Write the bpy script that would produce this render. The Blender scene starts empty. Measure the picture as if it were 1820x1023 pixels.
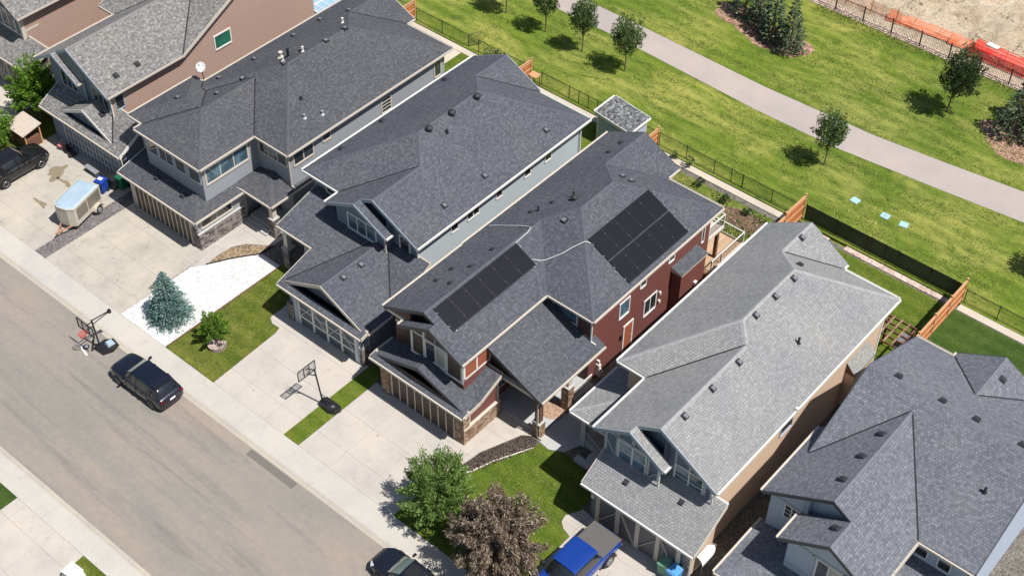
import bpy, bmesh, math, random
from mathutils import Vector, Matrix
random.seed(7)
R = math.radians
C = bpy.context.scene.collection
sc = bpy.context.scene

# ------------------------------------------------------------------ camera, sky, sun, exposure
YAW, PIT, ROL = R(-39.94286041), R(44.58271761), R(0.80654488)
cf = Vector((math.sin(YAW)*math.cos(PIT), math.cos(YAW)*math.cos(PIT), -math.sin(PIT)))
cr0 = Vector((math.cos(YAW), -math.sin(YAW), 0)); cu0 = cr0.cross(cf)
cr = cr0*math.cos(ROL) + cu0*math.sin(ROL); cu = -cr0*math.sin(ROL) + cu0*math.cos(ROL)
cd = bpy.data.cameras.new('camera'); cam = bpy.data.objects.new('camera', cd); C.objects.link(cam)
cam.matrix_world = Matrix(((cr.x, cu.x, -cf.x, 65.4577), (cr.y, cu.y, -cf.y, -29.8223), (cr.z, cu.z, -cf.z, 63.0), (0, 0, 0, 1)))
cd.sensor_width = 36; cd.lens = 36*2556.386/1820; cd.clip_start = 1; cd.clip_end = 3000
sc.camera = cam
SUN = Vector((0.555, 0.045, 1)).normalized()
sl = bpy.data.lights.new('sun', 'SUN'); sl.energy = 4.8; sl.angle = R(0.55); sl.color = (1.0, 0.965, 0.915)
so = bpy.data.objects.new('sun', sl); C.objects.link(so); so.rotation_euler = SUN.to_track_quat('Z', 'Y').to_euler()
so.location = (60, 0, 80)
w = bpy.data.worlds.new('World'); sc.world = w; w.use_nodes = True
nt = w.node_tree; bg = nt.nodes['Background']; sky = nt.nodes.new('ShaderNodeTexSky')
sky.sky_type = 'NISHITA'; sky.sun_disc = False
sky.sun_elevation = math.asin(SUN.z); sky.sun_rotation = math.atan2(SUN.x, SUN.y)
nt.links.new(sky.outputs[0], bg.inputs[0]); bg.inputs[1].default_value = 0.072
sc.view_settings.view_transform = 'Standard'; sc.view_settings.look = 'None'
sc.view_settings.exposure = 0.3; sc.view_settings.gamma = 1.0

#ROOFDATA
# a roof is a list of blocks: footprint rect, eave height, planes {side: slope}, optional base rect for the planes
def blk(x0, x1, y0, y1, z, base=None, **s):
    b = base or (x0, x1, y0, y1); P = []
    for k, v in s.items():
        if k == 'W': P.append((v, 0.0, z - v*b[0]))
        if k == 'E': P.append((-v, 0.0, z + v*b[1]))
        if k == 'S': P.append((0.0, v, z - v*b[2]))
        if k == 'N': P.append((0.0, -v, z + v*b[3]))
    return (x0, x1, y0, y1, P)
def bz(b, x, y):
    return min(p[0]*x + p[1]*y + p[2] for p in b[4])
def envz(bl, x, y, eps=0.0):
    m = None
    for b in bl:
        if b[0]-eps <= x <= b[1]+eps and b[2]-eps <= y <= b[3]+eps:
            z = bz(b, x, y)
            if m is None or z > m: m = z
    return m
def H(s): return dict(W=s, E=s, S=s, N=s)
def WE(s): return dict(W=s, E=s)
ROOFS = {
 'h0': [blk(-24, -15.0, 12.2, 27, 5.8, **WE(.6))],
 'h0lo': [blk(-24, -13.1, 10.9, 13.0, 2.85, S=.45)],
 'h1': [blk(-12.1, -3.1, 17.1, 29.8, 5.8, S=.5, N=.5), blk(-10.4, -3.1, 10.7, 22, 5.8, **WE(.6)), blk(-10.4, -5.78, 10.33, 14, 5.8, **WE(.6))],
 'h1lo': [blk(-9.46, -.96, 9.3, 11.7, 2.85, S=.55), blk(-7.7, -2.1, 9.75, 12, 3.1, **WE(.5))],
 'h1side': [blk(-12.6, -9.6, 12.2, 17.5, 2.9, W=.3, S=.3)],
 'h2': [blk(.45, 10.2, 14.25, 29.5, 6.0, **H(.42)), blk(.45, 5.85, 25, 30.35, 6.0, **WE(.42)),
        blk(-.5, 3.9, 10.4, 15.85, 6.0, W=.42, S=.42, N=.42), blk(.95, 7.15, 9.72, 18, 6.0, W=.42, E=.42, S=.42)],
 'h2lo': [blk(.05, 7.6, 8.4, 12.8, 2.8, S=.22, E=.22)],
 'h2porch': [blk(6.4, 10.15, 12.45, 16.1, 2.9, W=.3, S=.3, E=.3)],
 'h3': [blk(11.7, 21.92, 14.1, 29.8, 5.8, **H(.5)), blk(11.7, 17.6, 25, 29.95, 5.8, **WE(.5)),
        blk(14.9, 21.92, 13.5, 20, 5.8, **WE(.5)), blk(14.9, 19.95, 12.9, 16, 5.8, **WE(.5))],
 'h3lo': [blk(15.45, 22.45, 8.45, 13.4, 2.85, **WE(.5)), blk(12.35, 15.45, 11.03, 14.6, 2.85, base=(0, 0, 8.05, 0), S=.275),
          blk(15.45, 19, 8.05, 13.4, 2.85, S=.275), blk(18.95, 22.45, 10.55, 14, 2.85, S=.5), blk(18.95, 22.45, 8.05, 8.6, 2.85, S=.275)],
 'h4': [blk(23.62, 33.32, 15.6, 28.26, 5.8, **H(.5)), blk(23.62, 29.15, 22, 29.5, 5.8, **WE(.5)),
        blk(23.68, 30.0, 8.9, 20, 5.8, **WE(.5)), blk(25.32, 30.0, 8.4, 12, 5.8, **WE(.5))],
 'h4lo': [blk(23.7, 30.78, 7.85, 9.5, 2.76, **WE(.36)), blk(23.7, 30.78, 7.52, 8.0, 2.76, S=.2), blk(28.9, 30.78, 7.52, 10.83, 2.76, S=.08), blk(28.9, 30.78, 9.0, 10.83, 2.88, S=.42)],
 'h4porch': [blk(29.5, 33.62, 10.83, 16.5, 3.35, E=.45)],
 'h5': [blk(36.12, 45.27, 14.2, 28.4, 5.8, **H(.6)), blk(36.12, 41.55, 22, 28.9, 5.8, **WE(.6)),
        blk(38.02, 45.27, 10.3, 20, 5.8, **WE(.6)), blk(38.02, 42.46, 9.7, 13, 5.8, **WE(.6))],
 'h5lo': [blk(38.5, 45.66, 8.25, 10.95, 3.0, S=.6)],
 'h5porch': [blk(35.0, 38.4, 11.7, 16, 3.0, W=.35, S=.35)],
 'h6': [blk(47.45, 57.25, 14.35, 26.45, 5.8, S=.45, N=.45), blk(46.85, 47.45, 12.0, 17.4, 5.8, W=.62), blk(47.45, 54.25, 12.0, 20, 5.8, base=(46.85, 54.25, 0, 0), W=.62, E=.62),
        blk(49.0, 54.25, 10.1, 14, 5.8, **WE(.62)), blk(49.73, 54.77, 22, 26.8, 5.8, **WE(.56))],
 'h6lo': [blk(46.9, 53.9, 8.3, 12.6, 2.9, S=.22, W=.22)],
 'h6porch': [blk(53.9, 57.6, 8.9, 14.9, 2.9, S=.2)],
 'shed': [blk(19.2, 22.2, 34.0, 36.3, 2.25, E=.12)],
}
#ENDROOFDATA

# ------------------------------------------------------------------ materials
def lin(c):
    return tuple((v/12.92 if v <= .04045 else ((v+.055)/1.055)**2.4) for v in c)
class N:
    def __init__(s, name, rough=.8, spec=.3, metal=0.0):
        s.m = bpy.data.materials.new(name); s.m.use_nodes = True; s.t = s.m.node_tree; s.b = s.t.nodes['Principled BSDF']
        s.b.inputs['Roughness'].default_value = rough; s.b.inputs['Specular IOR Level'].default_value = spec; s.b.inputs['Metallic'].default_value = metal
    def n(s, kind, **kw):
        x = s.t.nodes.new('ShaderNode'+kind)
        for k, v in kw.items():
            if k in x.inputs.keys() if hasattr(x.inputs, 'keys') else False: x.inputs[k].default_value = v
            else: setattr(x, k, v)
        return x
    def l(s, a, b): s.t.links.new(a, b)
    def pos(s):
        return s.n('NewGeometry').outputs['Position']
    def uv(s):
        return s.n('UVMap').outputs[0]
    def noise(s, vec, scale, detail=4, rough=.6, stretch=None, dist=0):
        if stretch:
            mp = s.n('Mapping'); mp.inputs['Scale'].default_value = stretch; s.l(vec, mp.inputs[0]); vec = mp.outputs[0]
        x = s.n('TexNoise'); x.inputs['Scale'].default_value = scale; x.inputs['Detail'].default_value = detail; x.inputs['Roughness'].default_value = rough
        x.inputs['Distortion'].default_value = dist
        s.l(vec, x.inputs['Vector']); return x.outputs['Fac']
    def ramp(s, fac, *st):
        x = s.n('ValToRGB'); e = x.color_ramp.elements
        while len(e) < len(st): e.new(.5)
        for i, (p, c) in enumerate(st): e[i].position = p; e[i].color = (*c, 1) if len(c) == 3 else c
        s.l(fac, x.inputs[0]); return x.outputs[0]
    def mix(s, fac, a, b, mode='MIX'):
        x = s.n('MixRGB'); x.blend_type = mode
        for i, v in ((0, fac), (1, a), (2, b)):
            if hasattr(v, 'links'): s.l(v, x.inputs[i])
            else: x.inputs[i].default_value = v if i == 0 else ((*v, 1) if len(v) == 3 else v)
        return x.outputs[0]
    def math(s, op, a, b=0.0, c=0.0):
        x = s.n('Math'); x.operation = op
        for i, v in enumerate((a, b, c)):
            if hasattr(v, 'links'): s.l(v, x.inputs[i])
            else: x.inputs[i].default_value = v
        return x.outputs[0]
    def col(s, c):
        if hasattr(c, 'links'): s.l(c, s.b.inputs['Base Color'])
        else: s.b.inputs['Base Color'].default_value = (*c, 1)
        return s
    def bump(s, h, st=.5, d=.02):
        x = s.n('Bump'); x.inputs['Strength'].default_value = st; x.inputs['Distance'].default_value = d
        s.l(h, x.inputs['Height']); s.l(x.outputs[0], s.b.inputs['Normal']); return s
def g3(v, t=(1, 1, 1)): return (v*t[0], v*t[1], v*t[2])
def sc3(c, k): return tuple(v*k for v in c)

def m_plain(name, c, rough=.6, var=.12, scale=3, spec=.3, metal=0.0):
    a = N(name, rough, spec, metal)
    f = a.noise(a.pos(), scale, 5)
    a.col(a.mix(f, sc3(c, 1-var), sc3(c, 1+var))); return a.m
def m_shingle(name, c, tone=.32, warm=.0):
    a = N(name, .92, .15)
    uv = a.uv()
    b = a.n('TexBrick'); a.l(uv, b.inputs['Vector'])
    b.offset = .43; b.offset_frequency = 2
    b.inputs['Scale'].default_value = 1; b.inputs['Brick Width'].default_value = .19; b.inputs['Row Height'].default_value = .145
    b.inputs['Mortar Size'].default_value = .008; b.inputs['Mortar Smooth'].default_value = .2; b.inputs['Bias'].default_value = 0
    b.inputs['Color1'].default_value = (*sc3(c, 1-tone), 1); b.inputs['Color2'].default_value = (*sc3(c, 1+tone), 1); b.inputs['Mortar'].default_value = (*sc3(c, .45), 1)  # dark mortar lines paint the shade below each shingle course
    n1 = a.noise(uv, 5.2, 2, .5); n2 = a.noise(a.pos(), .3, 4, .6); n3 = a.noise(uv, 22, 2, .8)
    k = tone*.75
    c1 = a.mix(1.0, b.outputs['Color'], a.ramp(n1, (.35, (1-k, 1-k, 1-k)), (.52, (1, 1, 1)), (.68, (1+k*2.4, 1+k*2.35, 1+k*2.3))), 'MULTIPLY')
    c2 = a.mix(1.0, c1, a.ramp(n2, (.3, (.90, .91, .95)), (.7, (1.1, 1.09, 1.05))), 'MULTIPLY')
    c2 = a.mix(1.0, c2, a.ramp(n3, (.3, (.85, .85, .85)), (.7, (1.16, 1.16, 1.16))), 'MULTIPLY')
    a.col(c2)
    sp = a.n('SeparateXYZ'); a.l(uv, sp.inputs[0])
    saw = a.math('FRACT', a.math('DIVIDE', sp.outputs[1], .145))
    a.bump(a.math('ADD', a.math('MULTIPLY', a.math('SUBTRACT', 1.0, saw), .6), a.math('MULTIPLY', b.outputs['Fac'], -.6)), .55, .02)
    return a.m
def m_siding(name, c, lap=.15, vert=False, var=.06, line=.35):
    a = N(name, .55, .3)
    uv = a.uv(); sp = a.n('SeparateXYZ'); a.l(uv, sp.inputs[0])
    saw = a.math('FRACT', a.math('DIVIDE', sp.outputs[0 if vert else 1], lap))
    ln = a.math('LESS_THAN', saw, .14)
    n = a.noise(a.pos(), 1.3, 4)
    base = a.mix(n, sc3(c, 1-var), sc3(c, 1+var))
    a.col(a.mix(a.math('MULTIPLY', ln, line), base, sc3(c, .35)))
    a.bump(a.math('SUBTRACT', 1.0, saw), .5, .02); return a.m
def m_stone(name, cols, bw=.38, bh=.1):
    a = N(name, .9, .2); uv = a.uv()
    wv = a.noise(uv, 3, 2)
    b = a.n('TexBrick'); a.l(uv, b.inputs['Vector']); b.offset = .37; b.squash = .6; b.squash_frequency = 2
    b.inputs['Scale'].default_value = 1; b.inputs['Brick Width'].default_value = bw; b.inputs['Row Height'].default_value = bh
    b.inputs['Mortar Size'].default_value = .012; b.inputs['Mortar Smooth'].default_value = .3
    b.inputs['Color1'].default_value = (0, 0, 0, 1); b.inputs['Color2'].default_value = (1, 1, 1, 1); b.inputs['Mortar'].default_value = (.5, .5, .5, 1)
    r = a.ramp(b.outputs['Color'], (0, cols[0]), (.35, cols[1]), (.65, cols[2]), (1, cols[3]))
    n = a.noise(uv, 9, 4)
    r = a.mix(1, r, a.ramp(n, (.3, (.7, .7, .7)), (.7, (1.25, 1.25, 1.25))), 'MULTIPLY')
    a.col(a.mix(b.outputs['Fac'], r, sc3(cols[0], .5)))
    a.bump(a.math('ADD', a.math('SUBTRACT', 1.0, b.outputs['Fac']), n), .8, .03); return a.m
def m_glass(name, c=(.02, .025, .03), rough=.06, c2=None):
    a = N(name, rough, .9); n = a.noise(a.pos(), .9, 2)
    a.col(a.mix(a.ramp(n, (.45, (0, 0, 0)), (.6, (1, 1, 1))), c, c2 or sc3(c, 2.2))); a.b.inputs['Coat Weight'].default_value = .6; a.b.inputs['Coat Roughness'].default_value = .03
    return a.m
def m_conc(name, c, jx=None, jy=None, ox=0, oy=0, stain=.10, jw=.022, warm=(1.02, 1.0, .95)):
    a = N(name, .9, .2); p = a.pos()
    n1 = a.noise(p, .55, 6, .62); n2 = a.noise(p, 14, 3, .7); n3 = a.noise(p, .16, 3)
    base = a.ramp(n1, (.25, sc3(c, 1-stain)), (.5, c), (.75, tuple(v*w*(1+stain*.6) for v, w in zip(c, warm))))
    base = a.mix(1, base, a.ramp(n2, (.3, (.95, .95, .95)), (.7, (1.05, 1.05, 1.05))), 'MULTIPLY')
    base = a.mix(1, base, a.ramp(n3, (.35, (.92, .93, .95)), (.65, (1.06, 1.04, 1.0))), 'MULTIPLY')
    n5 = a.noise(p, 1.7, 5, .7, None, 1.0); base = a.mix(1, base, a.ramp(n5, (.30, (1-stain*1.1, 1-stain*1.15, 1-stain*1.3)), (.44, (1, 1, 1)), (1, (1, 1, 1))), 'MULTIPLY')
    if jx or jy:
        sp = a.n('SeparateXYZ'); a.l(p, sp.inputs[0]); ls = []
        wob = a.math('MULTIPLY', a.math('SUBTRACT', a.noise(p, 2, 2), .5), .02)
        for j, o, k in ((jx, ox, 0), (jy, oy, 1)):
            if j:
                fr = a.math('FRACT', a.math('DIVIDE', a.math('ADD', a.math('SUBTRACT', sp.outputs[k], o), wob), j))
                ls.append(a.math('MULTIPLY', a.math('LESS_THAN', fr, jw/j), 1.0 if k else .55))
        L = ls[0] if len(ls) == 1 else a.math('MAXIMUM', ls[0], ls[1])
        base = a.mix(a.math('MULTIPLY', L, a.math('MULTIPLY_ADD', a.noise(p, .8, 2), .9, .15)), base, sc3(c, .30))
    a.col(base); a.bump(n2, .15, .01); return a.m
def m_grass(name, g, y, d, scale=1.0, patch=.5, dry=.5, stretch=(1, 1, 1)):
    a = N(name, .95, .1); p = a.pos()
    n1 = a.noise(p, .30*scale, 8, .72, stretch, .5); n2 = a.noise(p, 1.5*scale, 8, .8, stretch); n3 = a.noise(p, 11, 5, .9); n5 = a.noise(p, 4.2, 6, .85, (.7, 1, 1)); n4 = a.noise(p, .07, 3)
    c = a.mix(a.ramp(n1, (.44, (0, 0, 0)), (.60, (dry, dry, dry))), g, y)
    c = a.mix(a.ramp(n2, (.50, (0, 0, 0)), (.62, (patch, patch, patch))), c, d)
    c = a.mix(1, c, a.ramp(n5, (.36, (.78, .81, .75)), (.5, (1, 1, 1)), (.66, (1.2, 1.17, 1.12))), 'MULTIPLY')
    c = a.mix(1, c, a.ramp(n3, (.34, (.50, .54, .46)), (.5, (1, 1, 1)), (.66, (1.55, 1.45, 1.3))), 'MULTIPLY')
    c = a.mix(1, c, a.ramp(n4, (.35, (.85, .9, .85)), (.65, (1.12, 1.08, 1.0))), 'MULTIPLY')
    sp = a.n('SeparateXYZ'); a.l(p, sp.inputs[0])      # faint mower stripes running with the street
    st = a.math('SINE', a.math('ADD', a.math('MULTIPLY', sp.outputs[1], 5.2), a.math('MULTIPLY', n4, 8.0)))
    c = a.mix(1, c, a.ramp(a.math('MULTIPLY_ADD', st, .5, .5), (0, (.84, .89, .84)), (1, (1.12, 1.09, 1.08))), 'MULTIPLY')
    a.col(c); a.bump(a.math('ADD', n3, a.noise(p, 30, 2)), .9, .06); return a.m
def m_leaf(name, c1, c2, c3=None, rough=.6, trans=.25):
    a = N(name, rough, .3)
    r = a.n('NewGeometry').outputs['Random Per Island']
    a.col(a.ramp(r, (0, c1), (.6, c2), (1, c3 or sc3(c2, 1.5))))
    if trans:
        tb = a.n('BsdfTranslucent'); a.l(a.b.inputs['Base Color'].links[0].from_socket, tb.inputs[0])
        ms = a.n('MixShader'); ms.inputs[0].default_value = trans; a.l(a.b.outputs[0], ms.inputs[1]); a.l(tb.outputs[0], ms.inputs[2])
        a.l(ms.outputs[0], a.t.nodes['Material Output'].inputs[0])
    return a.m
def m_wire(name, c, pitch=.08, wire=.012, solid=0.0, square=False):
    a = N(name, .5, .3); uv = a.uv(); sp = a.n('SeparateXYZ'); a.l(uv, sp.inputs[0])
    u, v = sp.outputs[0], sp.outputs[1]
    if not square: u, v = a.math('ADD', u, v), a.math('SUBTRACT', u, v)
    f = a.math('MAXIMUM', a.math('LESS_THAN', a.math('FRACT', a.math('DIVIDE', u, pitch)), wire/pitch), a.math('LESS_THAN', a.math('FRACT', a.math('DIVIDE', v, pitch)), wire/pitch))
    if solid: f = a.math('MAXIMUM', f, solid)
    a.col(c); tr = a.n('BsdfTransparent'); ms = a.n('MixShader')
    a.l(f, ms.inputs[0]); a.l(tr.outputs[0], ms.inputs[1]); a.l(a.b.outputs[0], ms.inputs[2]); a.l(ms.outputs[0], a.t.nodes['Material Output'].inputs[0])
    return a.m
def m_wood(name, c, board=.14, axis=0):
    a = N(name, .8, .2); uv = a.uv(); sp = a.n('SeparateXYZ'); a.l(uv, sp.inputs[0])
    d = a.math('DIVIDE', sp.outputs[axis], board); fr = a.math('FRACT', d)
    wn = a.n('TexWhiteNoise'); wn.noise_dimensions = '1D'; a.l(a.math('FLOOR', d), wn.inputs['W'])
    n = a.noise(a.pos(), 4, 4)
    base = a.mix(a.math('ADD', a.math('MULTIPLY', wn.outputs[0], .6), a.math('MULTIPLY', n, .4)), sc3(c, .72), sc3(c, 1.2))
    a.col(a.mix(a.math('LESS_THAN', fr, .09), base, sc3(c, .25))); a.bump(fr, .2, .01); return a.m

M = {}
SH = dict(slate=(.096, .102, .118), slate4=(.092, .098, .113), slate2=(.088, .091, .101), grey1=(.205, .196, .188), light=(.262, .262, .262), blue6=(.152, .160, .182), shed=(.14, .145, .15))
TONE = dict(light=.10, blue6=.16, grey1=.24, shed=.55)
for k, v in SH.items(): M['sh_'+k] = m_shingle('shingle_'+k, v, TONE.get(k, .16))
for k, v in SH.items(): M['cap_'+k] = m_plain('ridge_cap_'+k, sc3(v, 1.10 if k in ('light',) else .97), .9, .34, 5, .15)
M['valley_dark'] = m_plain('valley_strip', (.02, .02, .024), .7, .2)  # dark tone for the strips along roof valleys
M['white'] = m_plain('white_trim', (.72, .70, .66), .5, .05)
M['cream'] = m_plain('cream_gutter', (.56, .50, .43), .45, .06)
M['bluegrey'] = m_plain('blue_grey_trim', (.30, .35, .41), .5, .06)
M['greytrim'] = m_plain('grey_trim', (.42, .45, .50), .5, .06)
M['darktrim'] = m_plain('dark_fascia', (.07, .075, .085), .5, .08)
M['soffit'] = m_plain('soffit', (.45, .44, .42), .7, .05)
M['side_red'] = m_siding('red_siding', (.178, .068, .058), .14)
M['side_red_shade'] = m_siding('shaded_red_siding', (.115, .055, .045), .14)  # darker copy of the red siding, with front wall shade painted in
M['side_blue'] = m_siding('pale_blue_siding', (.43, .49, .52), .13)
M['side_bluedk'] = m_siding('blue_grey_board_siding', (.17, .215, .27), .4, True)
M['side_grey2'] = m_siding('grey_siding', (.30, .315, .34), .13)
M['side_brown'] = m_siding('brown_siding', (.42, .29, .235), .19, line=.7)
M['side_tan'] = m_plain('tan_stucco', (.62, .45, .32), .9, .05, 2)
M['side_lblue'] = m_siding('light_blue_siding', (.42, .48, .58), .14)
M['side_dark'] = m_siding('dark_shingle_siding', (.10, .085, .08), .2)
M['side_grey5'] = m_siding('slate_blue_panel', (.14, .165, .21), .5, True)
M['side_red_dk'] = m_siding('rust_panel', (.36, .11, .06), .12, True)
M['stone2'] = m_stone('grey_ledgestone', ((.10, .085, .08), (.22, .19, .18), (.34, .29, .27), (.42, .38, .36)))
M['stone4'] = m_stone('brown_fieldstone', ((.20, .12, .08), (.36, .22, .15), (.42, .29, .20), (.55, .42, .32)), .3, .14)
M['glass'] = m_glass('window_glass')
M['glass_g'] = m_glass('green_window_glass', (.015, .10, .065), .08, (.02, .16, .10))
M['glass_b'] = m_glass('blue_window_glass', (.05, .09, .12), .06)
M['blind'] = m_glass('blind_behind_glass', (.45, .42, .36), .2, (.40, .38, .33))
M['gdoor'] = m_plain('garage_panel_grey', (.10, .12, .14), .5, .05)
M['gdoor_b_shade'] = m_plain('garage_brown_and_shade', (.085, .06, .045), .5, .08)  # brown of garage doors; also painted shade on the red house front
M['gdoor5'] = m_plain('garage_panel_taupe', (.14, .135, .14), .5, .05)
M['black'] = m_plain('black_metal', (.015, .015, .017), .45, .1, 3, .5)
M['ventblk'] = m_plain('dark_vent_plastic', (.035, .036, .042), .5, .1)
M['ventgrey'] = m_plain('grey_vent_plastic', (.16, .165, .19), .5, .1)
M['galv'] = m_plain('galvanised_metal', (.55, .56, .58), .35, .08, 5, .5, .6)
M['conduit'] = m_plain('grey_conduit', (.50, .50, .49), .4, .05)
M['concrete'] = m_conc('driveway_concrete', (.455, .42, .378), jx=2.6, ox=-.1, jy=2.15, oy=1.05, stain=.13)
M['concrete2'] = m_conc('stained_driveway_concrete', (.425, .39, .335), jx=2.5, ox=.4, jy=2.15, oy=1.05, stain=.20)
M['walkc'] = m_conc('sidewalk_concrete', (.465, .44, .40), jx=1.5, ox=.3, stain=.09, jw=.013)
M['kerbc'] = m_conc('kerb_concrete', (.43, .39, .33), jx=3.0, stain=.12)
M['swale'] = m_conc('swale_concrete', (.50, .44, .37), jx=3.0, stain=.12)
M['patio'] = m_conc('patio_concrete', (.42, .43, .43), jx=2, jy=2)
M['foundation'] = m_conc('foundation_concrete', (.33, .32, .30))

def m_road():
    a = N('road_asphalt', .95, .15); p = a.pos()
    n1 = a.noise(p, .30, 6, .6, (.28, 1, 1), .5); n2 = a.noise(p, 3.2, 5, .75); n3 = a.noise(p, 40, 3, .8); n4 = a.noise(p, .9, 5, .65, (.07, 1, 1), .8)
    c = a.ramp(n1, (.32, (.215, .203, .188)), (.5, (.255, .232, .203)), (.68, (.295, .248, .208)))
    c = a.mix(1, c, a.ramp(n2, (.35, (.93, .94, .95)), (.65, (1.06, 1.05, 1.03))), 'MULTIPLY')
    c = a.mix(1, c, a.ramp(n3, (.3, (.84, .84, .84)), (.7, (1.16, 1.16, 1.16))), 'MULTIPLY')
    c = a.mix(1, c, a.ramp(n4, (.34, (.80, .81, .83)), (.46, (1, 1, 1)), (.8, (1.08, 1.05, 1.0))), 'MULTIPLY')
    a.col(c); a.bump(n3, .4, .01); return a.m
M['road'] = m_road()
M['patch'] = m_plain('asphalt_patch', (.165, .15, .135), .95, .12, 6, .1)
def m_gravel(name, c, k=22, var=.5, big=1.0):
    a = N(name, .95, .15); p = a.pos(); v = a.n('TexVoronoi'); v.inputs['Scale'].default_value = k; a.l(p, v.inputs['Vector'])
    sp = a.n('SeparateXYZ'); a.l(v.outputs['Color'], sp.inputs[0])
    n = a.noise(p, .8, 4)
    cc = a.mix(sp.outputs[0], sc3(c, 1-var), sc3(c, 1+var)); a.col(a.mix(1, cc, a.ramp(n, (.3, (1-.2*big,)*3), (.7, (1+.15*big,)*3)), 'MULTIPLY'))
    a.bump(v.outputs['Distance'], .9, .04); return a.m
M['gravel'] = m_gravel('dark_gravel', (.17, .155, .155), 14)
M['whiterock'] = m_gravel('white_marble_chips', (.60, .60, .585), 9, .16, .3)
M['mulch'] = m_gravel('brown_mulch', (.075, .06, .052), 16, .6)
M['redmulch'] = m_gravel('red_mulch', (.30, .19, .13), 9, .6)
M['drybed'] = m_gravel('dry_grass_bed', (.27, .20, .125), 10, .5)
M['sideyard'] = m_gravel('side_yard_gravel', (.16, .145, .125), 12, .4)
M['pinkrock'] = m_gravel('pink_rock_border', (.55, .41, .35), 8, .35)
M['soil'] = m_gravel('garden_soil', (.15, .095, .07), 8, .5)
M['path'] = m_conc('park_path_concrete', (.385, .335, .31), stain=.06, warm=(1.03, 1, .98))
M['park'] = m_grass('park_grass', (.145, .205, .030), (.31, .315, .085), (.078, .125, .022), 1.0, .8, .9, (.5, 1, 1))
M['lawn'] = m_grass('lawn_grass', (.110, .145, .024), (.215, .205, .055), (.058, .095, .018), 2.2, .5, .6)
M['lawn2'] = m_grass('bright_lawn_grass', (.108, .160, .022), (.21, .215, .05), (.06, .115, .018), 2.5, .5, .4)
M['lawn3'] = m_grass('dark_lawn_grass', (.055, .10, .022), (.10, .135, .035), (.035, .068, .016), 2.5, .5, .4)
M['weedy'] = m_grass('weedy_grass', (.13, .20, .03), (.30, .28, .09), (.15, .11, .07), 3, .85, .9)
def m_dirt():
    a = N('construction_dirt', .95, .1); p = a.pos(); n1 = a.noise(p, .35, 7, .7, None, 1.2); n2 = a.noise(p, 2.2, 7, .85, None, .6); n3 = a.noise(p, 7, 6, .85)
    c = a.ramp(n1, (.3, (.56, .42, .28)), (.42, (.80, .64, .45)), (.7, (.92, .79, .60)))
    c = a.mix(a.ramp(n2, (.54, (0, 0, 0)), (.64, (.65, .65, .65))), c, (.33, .26, .19))
    c = a.mix(1, c, a.ramp(n3, (.35, (.65, .63, .6)), (.5, (1, 1, 1)), (.7, (1.2, 1.2, 1.2))), 'MULTIPLY')
    a.col(c); a.bump(a.math('ADD', n2, a.math('MULTIPLY', n3, .6)), 1, .35); return a.m
M['dirt'] = m_dirt()
M['fencewood'] = m_wood('cedar_fence_boards', (.56, .20, .07), .14)
M['rail'] = m_plain('cedar_rail', (.52, .29, .15), .8, .15, 6)
M['deckwood'] = m_wood('deck_boards', (.50, .35, .22), .14, 0)
M['darkwood'] = m_plain('dark_stained_wood', (.16, .075, .05), .7, .2, 6)
M['chain'] = m_wire('chain_link_mesh', (.03, .035, .03), .07, .006)
M['screen'] = m_wire('green_privacy_screen', (.018, .046, .034), .06, .03, .93)
M['orangenet'] = m_wire('orange_snow_mesh', (.80, .17, .06), .10, .030, 0, True)
M['orangelight'] = m_wire('faded_orange_mesh', (.75, .25, .12), .10, .022, 0, True)
M['redcloth'] = m_wire('red_safety_mesh', (.80, .05, .04), .10, .042, 0, True)
M['trunk'] = m_plain('bark', (.16, .12, .09), .9, .3, 8)
M['leaf_park'] = m_leaf('park_tree_leaves', (.05, .09, .024), (.11, .175, .05), (.22, .30, .10))
M['leaf_dark'] = m_leaf('dark_tree_leaves', (.024, .048, .018), (.055, .092, .03), (.12, .16, .05))
M['leaf_bright'] = m_leaf('bright_shrub_leaves', (.06, .13, .012), (.12, .24, .02), (.20, .34, .04))
M['leaf_green'] = m_leaf('fresh_green_leaves', (.07, .13, .022), (.14, .235, .045), (.30, .42, .14))
M['leaf_purple'] = m_leaf('bronze_purple_leaves', (.085, .056, .040), (.165, .118, .082), (.42, .36, .27), trans=.12)
M['leaf_olive'] = m_leaf('olive_leaves', (.08, .12, .03), (.17, .21, .06), (.3, .33, .14))
M['needle_blue'] = m_leaf('blue_spruce_needles', (.06, .13, .115), (.135, .235, .21), (.26, .38, .34), trans=.05)
M['needle_green'] = m_leaf('pine_needles', (.035, .062, .034), (.095, .135, .07), (.22, .27, .15), trans=.05)
M['weed'] = m_leaf('weeds', (.05, .10, .02), (.12, .2, .04), (.35, .36, .16))
M['panel'] = N('solar_cell_glass', .5, .2).col((.012, .013, .020)).m
M['panelframe'] = m_plain('solar_frame', (.011, .011, .015), .35, .1, 3, .5)
M['panelcell'] = None
a_ = N('solar_cells', .45, .15); u_ = a_.uv(); b_ = a_.n('TexBrick'); a_.l(u_, b_.inputs['Vector']); b_.offset = 0
b_.inputs['Scale'].default_value = 1; b_.inputs['Brick Width'].default_value = .17; b_.inputs['Row Height'].default_value = .17; b_.inputs['Mortar Size'].default_value = .006
b_.inputs['Color1'].default_value = (.0075, .008, .013, 1); b_.inputs['Color2'].default_value = (.009, .0095, .015, 1); b_.inputs['Mortar'].default_value = (.013, .013, .019, 1)
a_.col(b_.outputs['Color']); M['panelcell'] = a_.m
def paint(name, c, coat=.8, rough=.35, metal=.2):
    a = N(name, rough, .5, metal); a.col(c); a.b.inputs['Coat Weight'].default_value = coat; a.b.inputs['Coat Roughness'].default_value = .08; return a.m
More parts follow.
